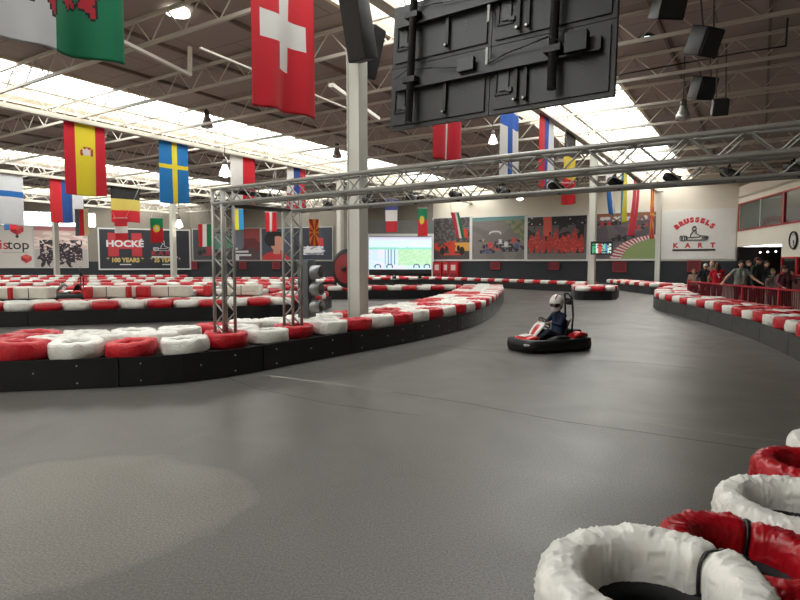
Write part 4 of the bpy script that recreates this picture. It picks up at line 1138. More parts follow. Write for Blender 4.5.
barrier(None, 1, 'far back barrier', 'far line of red and white tyres along the dark back wall', world=WP((336, 50), (433, 42.5), (505, 36.5), (560, 32.5), (588, 30.8)), start=.2)
barrier([(571, 296), (573, 299), (577, 300), (600, 300.2), (616, 300), (619, 297)], 2, 'round island barrier', 'short tyre island around the foot of the right-centre column', smooth=1, skip=lambda p: (p - Vector((P(591, 300, 27.8).x, 27.8, 0))).length < .5)
barrier(None, 2, 'back right barrier', 'dark boarded tyre barrier behind the island, below the white banner', world=WP((606, 36), (622, 33), (640, 30.5), (655, 28.6), (672, 28.4), (690, 28.8)), panel=1.0)
# right-hand barrier: board runs towards the camera, tyres behind it
Rp = [(682, 296.5), (664, 298.5), (654, 302), (652.5, 308), (660, 311.5), (676, 315.5), (701, 322), (729, 331), (757.5, 341), (795, 359), (850, 388)]
barrier(Rp, 2, 'right barrier', 'curved right-hand barrier with grey-black boards in front of the red railing', side=1, panel=1.9, start=.1, bm_=worn_board)

order = sorted(range(len(TYRES)), key=lambda i: TYRES[i][0].xy.length)
shown = set(order[:300])
for i in order[:300]:
    p, col, lb, gr, yw = TYRES[i]
    d = p.xy.length; q = (0, 1, 2)[i % 3] if d < 17 else 3
    o = bpy.data.objects.new('tyre_bumper', MESH[(col, q)]); C.objects.link(o)
    o.location = p; o.rotation_euler = (R(random.uniform(-2.5, 2.5)) if d < 17 else 0, R(random.uniform(-2.5, 2.5)) if d < 17 else 0, yw)
    s_ = random.uniform(.96, 1.01); o.scale = (s_, s_, random.uniform(.9, 1.08))
    tag(o, lb, 'tyre', gr)
rest = order[300:]
if rest:
    mb = MB()
    for i in rest:
        p, col, lb, gr, yw = TYRES[i]; R0 = TD_ / 2; r_in = .17; Mz = Matrix.Rotation(yw, 3, 'Z')
        mb.lathe([(r_in, .03), (R0 - .06, 0), (R0, .05), (R0, TH_ - .05), (R0 - .07, TH_), (r_in + .02, TH_ - .02)], 12, Mz, p, 0 if col == 'red' else 1, closed=True)
    tag(mb.build('distant_tyres', [wrap_red, wrap_white]), 'all the small far red and white tyres towards the back wall', 'tyres', kind='stuff')

# white and red wrapped blocks standing on the second left barrier
off = offset_path(smooth_path(B_path, 2), 1.75)
blk = [('white', -14, 13), ('red', 13, 16), ('white', 17, 52), ('red', 87, 92), ('white', 93, 129), ('red', 130, 132), ('white', 132, 139), ('red', 139, 152), ('white', 153, 191), ('red', 205, 212), ('white', 225, 262)]
def near_path_Y(px):
    return min(off, key=lambda p: abs(proj(p)[0] - px)).y + .25
bk_r = mat('red_tarpaulin', (190, 26, 38), .45, 0, .15, 5, bump=.3, bscale=14); bk_w = mat('white_tarpaulin', (216, 212, 200), .5, 0, .12, 5, bump=.3, bscale=14)
nw = {'white': 0, 'red': 0}
for col, x0, x1 in blk:
    Y = near_path_Y((x0 + x1) / 2) ; a = P(x0, 300, Y); b = P(x1, 300, Y); wd_ = max(.1, b.x - a.x - .01)
    c = Vector(((a.x + b.x) / 2, Y, BZ + TH_ + .17))
    o = MB().box(c, (wd_, .5, .33), Matrix.Rotation(R(3), 3, 'Z'), bev=min(.05, wd_ * .3)).build('wrapped_block', bk_r if col == 'red' else bk_w, origin=(c.x, c.y, BZ + TH_))
    tag(o, '%s tarpaulin-wrapped block on the second left barrier, %s %s one from the left' % (col, nth(nw[col]), col), 'block', 'wrapped blocks on the second left barrier'); nw[col] += 1
    MB().box(c + Vector((0, -.255, 0)), (.02, .01, .3)).build('strap', black_pl, o) if wd_ > .8 else None

# ---------------------------------------------------------------- near tyres at bottom right
def big_tyre(name_lb, c, col, D, Hh, tiltx, tilty, straps, seed, r_in=.185, fold=.009):
    t = thing('tyre_bumper', name_lb, 'tyre', c, 0, 'near tyres bottom right')
    n, sg = 260, 64; R0 = D / 2; rc = (R0 + r_in) / 2; hw = (R0 - r_in) / 2
    Mx = Matrix.Rotation(tiltx, 3, 'X') @ Matrix.Rotation(tilty, 3, 'Y')
    def S(an, a, grow=0.0):
        ca, sa = math.cos(a), math.sin(a); e = .72
        r_ = rc + (hw + grow) * math.copysign(abs(ca) ** e, ca); z = Hh / 2 + (Hh / 2 + grow) * math.copysign(abs(sa) ** e, sa)
        q = Vector((math.cos(an) * 4 + seed, math.sin(an) * 4, z * 5 + r_ * 3))
        wq = noise.noise(q * 1.3) * 1.2; wr = noise.noise(q * .9 + Vector((5, 2, 1))) * 1.2
        rid = 1 - abs(noise.noise(Vector((an * 4.5 + wq + seed, a * .9 + an * 1.6 + wr, seed)))) * 6
        rid2 = 1 - abs(noise.noise(Vector((an * 11 + wq * 2 + seed, a * 1.6 - an * 2.5 + wr * 2, seed + 4)))) * 5
        rid3 = 1 - abs(noise.noise(Vector((an * 9 + wr * 3, a * 4 + an * 5 + wq * 2, seed + 9)))) * 5
        d = fold * (max(0, rid) ** 1.5 * .8 + max(0, rid2) ** 1.5 * .5 + max(0, rid3) ** 1.5 * .35 + .9 * noise.noise(q * .9)) * (.35 if ca < -.35 else 1)
        for st in straps:
            dd = abs((an - st + math.pi) % (2 * math.pi) - math.pi); d -= .022 * math.exp(-(dd / .07) ** 2)
        r_ += d * ca * 1.0; z += d * sa
        return c + Mx @ Vector((r_ * math.cos(an), r_ * math.sin(an), z))
    mb = MB(); vs = [S(2 * math.pi * k / n, 2 * math.pi * j / sg) for k in range(n) for j in range(sg)]
    mb.add(vs, [(k * sg + j, ((k + 1) % n) * sg + j, ((k + 1) % n) * sg + (j + 1) % sg, k * sg + (j + 1) % sg) for k in range(n) for j in range(sg)], 0, True)
    mb.build('plastic_wrap', near_white if col == 'white' else near_red, t)
    mb = MB(); mb.lathe([(r_in + .03, .012), (r_in - .022, .0), (r_in - .016, Hh * .3), (r_in + .03, Hh * .42), (r_in + .05, Hh * .2)], 64, Mx, c, 0, closed=True); mb.build('tyre_rubber', rubber, t)
    for st in straps:
        mb = MB(); vs = []
        for j in range(29):
            a = 2 * math.pi * j / 28
            for s_ in (-.028, .028): vs.append(S(st + s_, a, .006 + .004 * (abs(s_) > 0)))
        mb.add(vs, [(2 * j, 2 * j + 1, 2 * j + 3, 2 * j + 2) for j in range(28)], 0, True); o = mb.build('strap', black_pl, t)
        so = o.modifiers.new('thick', 'SOLIDIFY'); so.thickness = .004
        p = S(st, .9, .012); MB().ball(p, (.016, .02, .009), n=10, m=6).build('buckle', mat('dark_buckle', (50, 50, 52), .4, .4, 0), o)
    return t
near_white = wrap2('near_white_plastic', (238, 236, 230), .2)
near_red = wrap2('near_red_plastic', (176, 18, 32), .4)
NT = [(Vector((.76, 1.66, .47)), 'white', .67, .22, 0, R(-2), [.42], 1.3, 'nearest white wrapped tyre with a black strap at the bottom edge'),
      (Vector((1.27, 2.03, .385)), 'red', .64, .19, 0, R(6), [1.1], 7.1, 'crumpled red wrapped tyre with a black strap behind the nearest white one'),
      (Vector((1.74, 2.46, .37)), 'white', .64, .2, 0, 0, [.1], 3.9, 'grey-white crumpled tyre between two red ones at the right edge'),
      (Vector((2.16, 2.90, .37)), 'red', .62, .2, 0, R(3), [], 5.5, 'smooth red wrapped tyre at the right edge, behind the grey-white one'),
      (Vector((2.62, 3.28, .37)), 'white', .62, .2, 0, 0, [], 9.2, 'small sliver of white tyre cut by the right picture edge'),
      (Vector((1.22, 1.38, .38)), 'red', .64, .2, 0, 0, [], 2.2, 'red wrapped tyre in the bottom right corner beside the nearest white one')]
for c, col, D, Hh, tx, ty, st, sd, lb in NT: big_tyre(lb, c, col, D, Hh, tx, ty, st, sd)
for k, (c, col, D, Hh, tx, ty, st, sd, lb) in enumerate(NT):
    b = Vector((c.x, c.y, 0)); hgt = c.z - .005
    for q in range(2):
        z0 = q * hgt / 2; hh = hgt / 2 - .004; R0 = D / 2 - .035
        mb = MB(); mb.lathe([(.21, z0 + .01), (R0 - .05, z0), (R0, z0 + .05), (R0, z0 + hh - .05), (R0 - .05, z0 + hh), (.21, z0 + hh - .01), (.20, z0 + hh - .03), (R0 - .06, z0 + hh - .05), (R0 - .06, z0 + .05), (.20, z0 + .03)], 40, None, b, 0, closed=True)
        o = mb.build('bare_tyre_bumper', rubber, origin=Vector((b.x, b.y, z0)))
        tag(o, '%s bare black tyre under the %s' % (['bottom', 'upper'][q], ' '.join(lb.replace(' with a black strap', '').split()[:9])), 'tyre', 'bare tyres under the near ones')

# ---------------------------------------------------------------- people
def evaluated(o):
    dg = bpy.context.evaluated_depsgraph_get(); dg.update(); me = bpy.data.meshes.new_from_object(o.evaluated_get(dg)); return me
def figure(name_label, loc, rz, J, cols, height, hair='short', group=None, voxel=.011, scale=None, extra=None, cat='person'):
    """one continuous body built from limb chains; J holds joint positions for a 1.7 m figure"""
    k = (scale or height / 1.7)
    t = thing('person', name_label, cat, loc, rz, group)
    mb = MB(); bones = []
    def limb(pts, rs, reg, n=12):
        for a, b, r1, r2 in zip(pts[:-1], pts[1:], rs[:-1], rs[1:]):
            a, b = Vector(a), Vector(b); mb.tube(a, b, r1, r2, n=n); mb.ball(a, (r1,) * 3, n=n, m=8); mb.ball(b, (r2,) * 3, n=n, m=8)
            bones.append((a, b, reg, max(r1, r2)))
    V = Vector; pel, ch, nk, hd = V(J['pelvis']), V(J['chest']), V(J['neck']), V(J['head'])
    up = (ch - pel).normalized(); side = V((math.cos(J.get('twist', 0)), math.sin(J.get('twist', 0)), 0))
    for s_ in (-1, 1):
        limb([pel + side * .075 * s_, pel + (ch - pel) * .45 + side * .065 * s_, ch + side * .085 * s_, nk - up * .06 + side * .06 * s_], [.118, .102, .112, .06], 'top')
        q = 'l' if s_ < 0 else 'r'
        sh, el, wr = V(J['sh_' + q]), V(J['el_' + q]), V(J['wr_' + q])
        limb([nk - up * .07, sh], [.06, .062], 'top'); limb([sh, sh + (el - sh) * .5], [.062, .05], 'sleeve'); limb([sh + (el - sh) * .5, el], [.048, .042], 'lowsleeve')
        limb([el, wr], [.041, .028], 'forearm')
        # hand with palm, four fingers and a thumb
        d = (wr - el).normalized(); hdn = V(J.get('hand_' + q, d)).normalized(); sd = hdn.cross(V((0, 0, 1)))
        sd = sd.normalized() if sd.length > .2 else side.copy(); nrm = sd.cross(hdn)
        pal = wr + hdn * .085
        for o_ in (-.022, 0, .022): limb([wr + hdn * .01 + sd * o_ * .5, pal + sd * o_], [.018, .016], 'hand', 8)
        for fi, ln_ in enumerate((.062, .075, .07, .055)):
            b0 = pal + sd * (-.03 + .02 * fi); m_ = b0 + hdn * ln_ * .55 - nrm * .01; limb([b0, m_, m_ + (hdn * .6 - nrm * .8).normalized() * ln_ * .5], [.0105, .0095, .0085], 'hand', 8)
        ts = -1 if s_ > 0 else 1
        b0 = wr + hdn * .03 + sd * .028 * ts; limb([b0, b0 + (sd * ts + hdn * .8).normalized() * .045, b0 + (sd * ts * .5 + hdn * 1.2).normalized() * .075], [.014, .011, .009], 'hand', 8)
        hp, kn, an = V(J['hp_' + q]), V(J['kn_' + q]), V(J['an_' + q]); fd = V(J.get('foot', (0, 1, 0))).normalized()
        limb([hp, kn], [.098, .062], 'leg'); limb([kn, kn + (an - kn) * .35, an], [.06, .06, .04], 'leg')
        limb([an + V((0, 0, -.02)) - fd * .03, an + V((0, 0, -.035)) + fd * .16], [.042, .034], 'shoe')
    limb([nk - up * .06, nk + (hd - nk) * .4], [.056, .05], 'neck')
    face = V(J.get('face', (0, 1, 0))).normalized(); fs = face.cross(V((0, 0, 1))).normalized(); fu = fs.cross(face)
    Mh = Matrix((fs, face, fu)).transposed()
    mb.ball(hd, (.076, .094, .112), Mh, n=18, m=12); mb.ball(hd + Mh @ V((0, .03, -.055)), (.056, .062, .055), Mh, n=14, m=8)
    mb.ball(hd + Mh @ V((0, .1, -.018)), (.013, .02, .026), Mh, n=8, m=6)
    for s_ in (-1, 1): mb.ball(hd + Mh @ V((.078 * s_, -.005, -.01)), (.012, .02, .03), Mh, n=8, m=6)
    bones.append((hd, hd + V((0, 0, .01)), 'head', .1))
    tmp = mb.build('tmp', skin_m); rm = tmp.modifiers.new('r', 'REMESH'); rm.mode = 'VOXEL'; rm.voxel_size = voxel
    smo = tmp.modifiers.new('s', 'SMOOTH'); smo.factor = .5; smo.iterations = 2
    me = evaluated(tmp); bpy.data.objects.remove(tmp); me.name = 'body'
    me.materials.clear(); regs = ['skin', 'top', 'leg', 'shoe']; ms = [cols.get('skin', skin_m), cols['top'], cols['leg'], cols.get('shoe', black_pl)]
    for m in ms: me.materials.append(m)
    slv = cols.get('sleeve', 'long')
    for p in me.polygons:
        c = p.center; best = None; bd = 9
        for a, b, reg, r_ in bones:
            ab = b - a; tt = max(0, min(1, (c - a).dot(ab) / max(1e-9, ab.length_squared))); d = (c - a - ab * tt).length - r_
            if d < bd: bd = d; best = reg
        g_ = {'top': 1, 'sleeve': 1, 'lowsleeve': 1, 'forearm': 1 if slv == 'long' else 0, 'hand': cols.get('glove', 0), 'leg': 2, 'shoe': 3, 'neck': 0, 'head': 0}[best]
        if slv == 'short' and best == 'lowsleeve': g_ = 0
        if best == 'top' and c.z < pel.z - .02: g_ = 2
        p.material_index = g_; p.use_smooth = True
    me.transform(Matrix.Scale(k, 4))
    o = bpy.data.objects.new('body', me); C.objects.link(o); o.parent = t
    S = lambda mbx: [setattr(mbx, 'v', [v * k for v in mbx.v]), mbx][1]
    if hair != 'helmet':
        e = MB()
        for s_ in (-1, 1): e.ball(hd + Mh @ V((.03 * s_, .083, .005)), (.011, .008, .007), Mh, n=8, m=6)
        e.ball(hd + Mh @ V((0, .088, -.058)), (.022, .008, .005), Mh, n=8, m=5); oo = S(e).build('eyes_and_mouth', flat((70, 40, 36))); oo.parent = t
    hm = cols.get('hair', flat((50, 34, 26), .8))
    if hair in ('short', 'long', 'bald'):
        hb = MB()
        if hair == 'bald':
            hb.ball(hd + Mh @ V((0, -.03, -.015)), (.082, .075, .06), Mh, n=18, m=8, zmin=-.5)
        else:
            hb.ball(hd + Mh @ V((0, -.014, .026)), (.086, .1, .1), Mh, n=20, m=10, zmin=-.15); hb.ball(hd + Mh @ V((0, -.045, -.01)), (.08, .066, .085), Mh, n=18, m=8)
        if hair == 'long': hb.ball(hd + Mh @ V((0, -.06, -.08)), (.085, .05, .13), Mh, n=16, m=8)
        oo = S(hb).build('hair', hm); oo.parent = t
    if hair == 'cap':
        hb = MB(); hb.ball(hd + Mh @ V((0, -.008, .035)), (.088, .103, .095), Mh, n=20, m=10, zmin=-.1); hb.ball(hd + Mh @ V((0, .11, .03)), (.065, .07, .012), Mh, n=16, m=6)
        oo = S(hb).build('cap', cols['cap']); oo.parent = t
        hb = MB(); hb.ball(hd + Mh @ V((0, -.05, -.015)), (.08, .06, .06), Mh, n=16, m=8); oo = S(hb).build('hair', hm); oo.parent = t
    if extra: extra(t, k, Mh, hd, V, S)
    return t
def stand(**kw):
    J = dict(pelvis=(0, 0, .95), chest=(0, 0, 1.27), neck=(0, 0, 1.47), head=(0, .015, 1.595), sh_l=(-.175, 0, 1.40), sh_r=(.175, 0, 1.40), el_l=(-.25, 0, 1.13), el_r=(.25, 0, 1.13),
             wr_l=(-.26, .09, .90), wr_r=(.26, .09, .90), hand_l=(0, .2, -1), hand_r=(0, .2, -1), hp_l=(-.09, 0, .90), hp_r=(.09, 0, .90), kn_l=(-.10, .02, .49), kn_r=(.10, .02, .49), an_l=(-.11, 0, .09), an_r=(.11, 0, .09))
    J.update(kw); return J
RZ = R(180)       # facing the camera side
def cloth(n, rgb): return mat(n, rgb, .85, 0, .1, 14, bump=.25, bscale=18)
YS = 1.12
def pp(px, Y): Y = Y * YS; v = P(px, 300, Y); return Vector((v.x, Y, 0))
denim = cloth('blue_denim', (46, 56, 80)); dark_tr = cloth('dark_trousers', (30, 30, 34))
lean = dict(el_l=(-.36, .10, 1.16), wr_l=(-.48, .30, 1.03), hand_l=(-.3, .7, -.3), el_r=(.30, .12, 1.14), wr_r=(.26, .33, 1.04), hand_r=(0, .8, -.3))
figure('child with light brown hair peering over the far end of the red railing', pp(693, 19.4), R(150), stand(wr_l=(-.16, .3, 1.05), wr_r=(.16, .3, 1.05), el_l=(-.24, .1, 1.14), el_r=(.24, .1, 1.14), hand_l=(0, 1, 0), hand_r=(0, 1, 0)), dict(top=cloth('beige_top', (150, 128, 112)), leg=denim, hair=flat((120, 88, 62), .8)), 1.36)
figure('person in a white cap and black top behind the red railing', pp(704.5, 18.6), R(160), stand(**lean), dict(top=cloth('black_top', (24, 24, 28)), leg=dark_tr, cap=cloth('white_cloth', (206, 206, 204))), 1.56, 'cap')
figure('balding man in a beige shirt standing behind the red shirt', pp(710.5, 19.9), R(175), stand(), dict(top=cloth('tan_shirt', (166, 148, 128)), leg=dark_tr, hair=flat((130, 110, 92), .8)), 1.68, 'bald')
def seven(t, k, Mh, hd, V, S):
    m7 = MB(); text_mb(m7, '7', .2, lambda a, b, q: V((-a, -.118 - q, 1.17 + b)), 0, bold=.01, depth=.006)
    o = S(m7).build('shirt_number', flat((226, 222, 220))); o.parent = t; o['label'] = 'white number seven'
figure('person in a red shirt with a white 7 on the back, turned away', pp(716.5, 17.7), R(-10), stand(el_l=(-.27, .1, 1.14), el_r=(.27, .1, 1.14), wr_l=(-.2, .3, 1.1), wr_r=(.2, .3, 1.1)), dict(top=cloth('red_shirt', (196, 18, 40)), leg=denim, sleeve='short', hair=flat((74, 50, 38), .8)), 1.60, 'long', extra=seven)
figure('man in a grey t-shirt leaning with spread arms on the red railing', pp(739.5, 15.75), R(172), stand(head=(0, .05, 1.60), neck=(0, .03, 1.47), chest=(0, .02, 1.27), el_l=(-.32, .12, 1.17), wr_l=(-.42, .36, 1.04), el_r=(.42, .08, 1.20), wr_r=(.62, .28, 1.03), hand_l=(-.2, .8, -.2), hand_r=(.5, .6, -.2), face=(.3, 1, -.1)), dict(top=cloth('grey_tshirt', (132, 138, 128)), leg=dark_tr, sleeve='short', hair=flat((44, 36, 32), .8)), 1.66)
figure('tall person in a dark green jacket and cap beside the grey t-shirt', pp(756, 16.3), R(200), stand(face=(-.5, 1, 0), wr_l=(-.2, .26, 1.12), el_l=(-.28, .06, 1.14)), dict(top=cloth('dark_green_jacket', (42, 52, 48)), leg=dark_tr, cap=cloth('dark_red_cap', (70, 34, 36))), 1.76, 'cap')
figure('person in dark clothes half hidden right of the green jacket', pp(765.5, 17.4), R(165), stand(), dict(top=cloth('charcoal_coat', (36, 34, 36)), leg=dark_tr), 1.66)
figure('person in a black coat at the back left of the grey t-shirt', pp(747.5, 19), R(185), stand(), dict(top=cloth('black_coat', (26, 26, 30)), leg=dark_tr, hair=flat((96, 74, 56), .8)), 1.68)
figure('person in a maroon shirt with a hand raised to the face', pp(783, 14.2), R(188), stand(el_l=(-.30, .14, 1.18), wr_l=(-.14, .2, 1.42), hand_l=(.4, .0, 1), el_r=(.32, .1, 1.16), wr_r=(.34, .34, 1.06), hand_r=(.2, .9, -.1), face=(-.3, 1, -.15)), dict(top=cloth('maroon_shirt', (112, 58, 68)), leg=dark_tr, hair=flat((70, 46, 38), .8)), 1.52)
figure('seated-height child in pale clothes between the dark coats', pp(772, 16.4), R(178), stand(), dict(top=cloth('pale_top', (150, 140, 140)), leg=denim, hair=flat((104, 76, 56), .8)), 1.40)

YS = 1.0
# red railing, one thing per bay
rail_px = [(688.4, 281.3), (742.8, 286), (779.4, 289.1), (806, 291.2), (850, 296)]
rp = [G(x, y, .92) for x, y in rail_px]
for p in rp: p.z = 0
dk_red = mat('railing_red', (170, 30, 42), .4, 0, .06, 4)
for k, (a, b) in enumerate(zip(rp[:-1], rp[1:])):
    t = thing('crowd_railing', 'red steel railing bay in front of the spectators, %s from the far end' % nth(k), 'railing', a, 0, 'red railing bays')
    Z = lambda p, z: Vector((p.x, p.y, z)); d = (b - a).normalized()
    b2 = b - d * .07 if k < 3 else b; a2 = a
    MB().bar(Z(a2, .92), Z(b2, .92), .045, .045).build('top_rail', dk_red, t); MB().bar(Z(a2, .12), Z(b2, .12), .04, .04).build('bottom_rail', dk_red, t)
    for q in (a2, b2 if k == 3 else None):
        if q is not None: MB().bar(Z(q, 0), Z(q, .99), .06, .06).build('post', dk_red, t)
    n = int((b2 - a2).length / .095); mb = MB()
    for i in range(1, n): q = a2 + (b2 - a2) * (i / n); mb.bar(Z(q, .12), Z(q, .92), .016, .016)
    tag(mb.build('railing_bars', mat('railing_bar_red', (128, 18, 30), .45, 0, .06, 4), t), kind=None)

# bar tables behind the railing
for k, (px, Y) in enumerate(((752, 22), (775, 21), (790, 19))):
    c = pp(px, Y); t = thing('bar_table', 'tall dark bar table behind the spectators, %s from the back wall' % nth(k), 'table', c, 0, 'bar tables')
    mb = MB(); mb.tube(c + Vector((0, 0, 1.04)), c + Vector((0, 0, 1.08)), .36, n=24); mb.build('table_top', mat('dark_wood', (46, 30, 24)), t)
    MB().tube(c, c + Vector((0, 0, 1.04)), .035, n=10).build('pole', black_pl, t); MB().tube(c, c + Vector((0, 0, .03)), .24, n=20).build('base', black_pl, t)

# ---------------------------------------------------------------- kart with driver
kart_black = mat('kart_bumper_black', (9, 9, 10), .5, 0, .15, 10)
kart_red = mat('kart_red', (196, 34, 38), .32, 0, .06, 6); kart_white = mat('kart_white', (222, 218, 214), .3, 0, .05, 6)
def loft(mb, secs, mi=0, caps=True):
    """secs: list of closed rings with equal point counts"""
    n = len(secs[0]); o = len(mb.v)
    for s_ in secs: mb.v += [Vector(p) for p in s_]
    for i in range(len(secs) - 1):
        for j in range(n): mb.face((o + i * n + j, o + i * n + (j + 1) % n, o + (i + 1) * n + (j + 1) % n, o + (i + 1) * n + j), mi, True)
    if caps: mb.face([o + j for j in range(n)][::-1], mi); mb.face([o + (len(secs) - 1) * n + j for j in range(n)], mi)
def ring(cx, cy, cz, ry, rz_, n=14, e=.6):
    out = []
    for k in range(n):
        a = 2 * math.pi * k / n; ca, sa = math.cos(a), math.sin(a)
        out.append((cx, cy + ry * math.copysign(abs(ca) ** e, ca), cz + rz_ * math.copysign(abs(sa) ** e, sa)))
    return out
def make_kart(label, hoop=True):
    t = thing('go_kart', label, 'go-kart')
    def add(mb, nm, m, par=None):
        o = mb.build(nm, m); o.parent = par or t; return o
    # impact bumper all round: superellipse ring, x forward
    L_, W_ = .74, .47; mb = MB(); n = 48; prof = [(-.055, .025), (-.07, .1), (-.06, .215), (-.01, .24), (.035, .215), (.045, .12), (.03, .025)]
    vs = []
    for k in range(n):
        a = 2 * math.pi * k / n; ca, sa = math.cos(a), math.sin(a); e = .42
        bx = (L_ - .05) * math.copysign(abs(ca) ** e, ca); by = (W_ - .05) * math.copysign(abs(sa) ** e, sa)
        if bx > .3: by *= 1 - (bx - .3) * .35
        nx, ny = ca, sa
        nl = Vector((bx / L_ ** 2, by / W_ ** 2, 0)).normalized()
        for d, z in prof: vs.append((bx + nl.x * d * -1, by + nl.y * d * -1, z))
    Lp = len(prof); mb.add(vs, [(k * Lp + j, k * Lp + (j + 1) % Lp, ((k + 1) % n) * Lp + (j + 1) % Lp, ((k + 1) % n) * Lp + j) for k in range(n) for j in range(Lp)], 0, True)
    bp_ = add(mb, 'bumper', kart_black)
    mb = MB(); mb.box((.62, .20, .15), (.16, .3, .035), Matrix.Rotation(R(-30), 3, 'Z'), bev=.01); add(mb, 'bumper_sticker', kart_white, bp_)
    mb = MB(); mb.box((.12, .455, .16), (.34, .05, .03), bev=.008); add(mb, 'side_sticker', kart_white, bp_)
    mb = MB(); mb.box((0, 0, .075), (1.2, .62, .03)); 
    for s_ in (-1, 1): mb.tube((-.6, .3 * s_, .09), (.55, .24 * s_, .09), .016, n=8)
    add(mb, 'floor_pan', mat('kart_frame', (40, 40, 42), .4, .5, .05))
    # nose cone
    mb = MB(); loft(mb, [ring(.66, 0, .19, .20, .035), ring(.58, 0, .215, .24, .055), ring(.46, 0, .235, .25, .06), ring(.36, 0, .23, .22, .04)]); ns = add(mb, 'nose_cone', kart_red)
    mb = MB(); mb.box((.53, 0, .285), (.17, .2, .02), Matrix.Rotation(R(8), 3, 'Y'), bev=.006); add(mb, 'number_patch', kart_white, ns)
    # front panel (upright fairing)
    mb = MB(); loft(mb, [ring(.40, 0, .24, .10, .03), ring(.33, 0, .33, .13, .035), ring(.24, 0, .43, .15, .03), ring(.17, 0, .50, .12, .02)]); fp = add(mb, 'front_panel', kart_white)
    mb = MB(); loft(mb, [ring(.385, 0, .275, .05, .03, 10), ring(.31, 0, .375, .06, .032, 10), ring(.235, 0, .455, .05, .022, 10)]); add(mb, 'red_stripe', kart_red, fp)
    for s_ in (-1, 1):
        mb = MB(); loft(mb, [ring(.28, .33 * s_, .2, .07, .04), ring(.1, .35 * s_, .24, .085, .05), ring(-.12, .35 * s_, .24, .08, .05), ring(-.22, .34 * s_, .2, .06, .03)]); sp2 = add(mb, 'side_pod', kart_black if s_ < 0 else kart_black)
        mb = MB(); loft(mb, [ring(-.28, .30 * s_, .26, .09, .04), ring(-.42, .30 * s_, .3, .11, .05), ring(-.58, .29 * s_, .28, .1, .04)]); add(mb, 'rear_cover', kart_red)
    mb = MB(); mb.box((-.56, 0, .29), (.16, .34, .14), bev=.03); add(mb, 'engine_cover', kart_black)
    for sx, sy, r_ in ((.42, .36, .115), (.42, -.36, .115), (-.46, .36, .13), (-.46, -.36, .13)):
        mb = MB(); Mw = Matrix.Rotation(R(90), 3, 'X'); w_ = .11
        mb.lathe([(.05, -w_ / 2), (r_ - .02, -w_ / 2), (r_, -w_ / 2 + .02), (r_, w_ / 2 - .02), (r_ - .02, w_ / 2), (.05, w_ / 2)], 24, Mw, (sx, sy, r_), closed=True); wl = add(mb, 'wheel', rubber)
        mb = MB(); mb.lathe([(.001, -w_ * .4), (.058, -w_ * .42), (.058, w_ * .42), (.001, w_ * .4)], 16, Mw, (sx, sy, r_)); add(mb, 'hub', bolt_m, wl)
    # steering
    mb = MB(); Ms = Matrix.Rotation(R(-52), 3, 'Y'); cs = Vector((.10, 0, .50)); rr = .125
    pts = [cs + Ms @ Vector((rr * math.cos(a), rr * math.sin(a), 0)) for a in [2 * math.pi * k / 20 for k in range(21)]]
    mb.path(pts, .013, 8)
    for a in (0, 2.1, 4.2): mb.tube(cs, cs + Ms @ Vector((rr * math.cos(a), rr * math.sin(a), 0)), .009, n=6)
    sw = add(mb, 'steering_wheel', black_pl); mb = MB(); mb.tube(cs, (.32, 0, .2), .012, n=8); add(mb, 'steering_column', bolt_m, sw)
    # seat shell
    mb = MB(); secs = []
    for (x, z, hw, ln) in ((.0, .16, .14, .0), (-.12, .12, .17, .02), (-.24, .13, .18, .08), (-.31, .24, .18, .12), (-.36, .38, .17, .12), (-.41, .52, .14, .05)):
        row = []
        for j in range(9): u = -1 + j / 4; row.append(Vector((x + ln * .5 * abs(u) ** 2, hw * u, z + ln * abs(u) ** 2 * .8)))
        secs.append(row)
    vs = [p for r_ in secs for p in r_]; mb.add(vs, [(i * 9 + j, i * 9 + j + 1, (i + 1) * 9 + j + 1, (i + 1) * 9 + j) for i in range(5) for j in range(8)], 0, True)
    o = add(mb, 'seat', black_pl); so = o.modifiers.new('t', 'SOLIDIFY'); so.thickness = .018
    if hoop:
        mb = MB(); mb.path([(-.44, -.11, .2), (-.47, -.11, .62), (-.45, -.10, .93), (-.40, -.05, 1.03), (-.40, .05, 1.03), (-.45, .10, .93), (-.47, .11, .62), (-.44, .11, .2)], .018, 8)
        hp = add(mb, 'roll_hoop', kart_black); mb = MB(); mb.box((-.46, 0, .88), (.05, .14, .13), bev=.02); add(mb, 'head_pad', kart_black, hp)
    return t
kc = G(551.5, 350.2); KA = R(180 + 24)
kart = make_kart('red and white rental go-kart with black bumper driven across the open track')
kart.location = (kc.x - .02, kc.y + .14, 0); kart.rotation_euler = (0, 0, KA); kart.scale = (1.0, 1.0, 1.0)
blue = cloth('navy_jacket', (16, 34, 62))
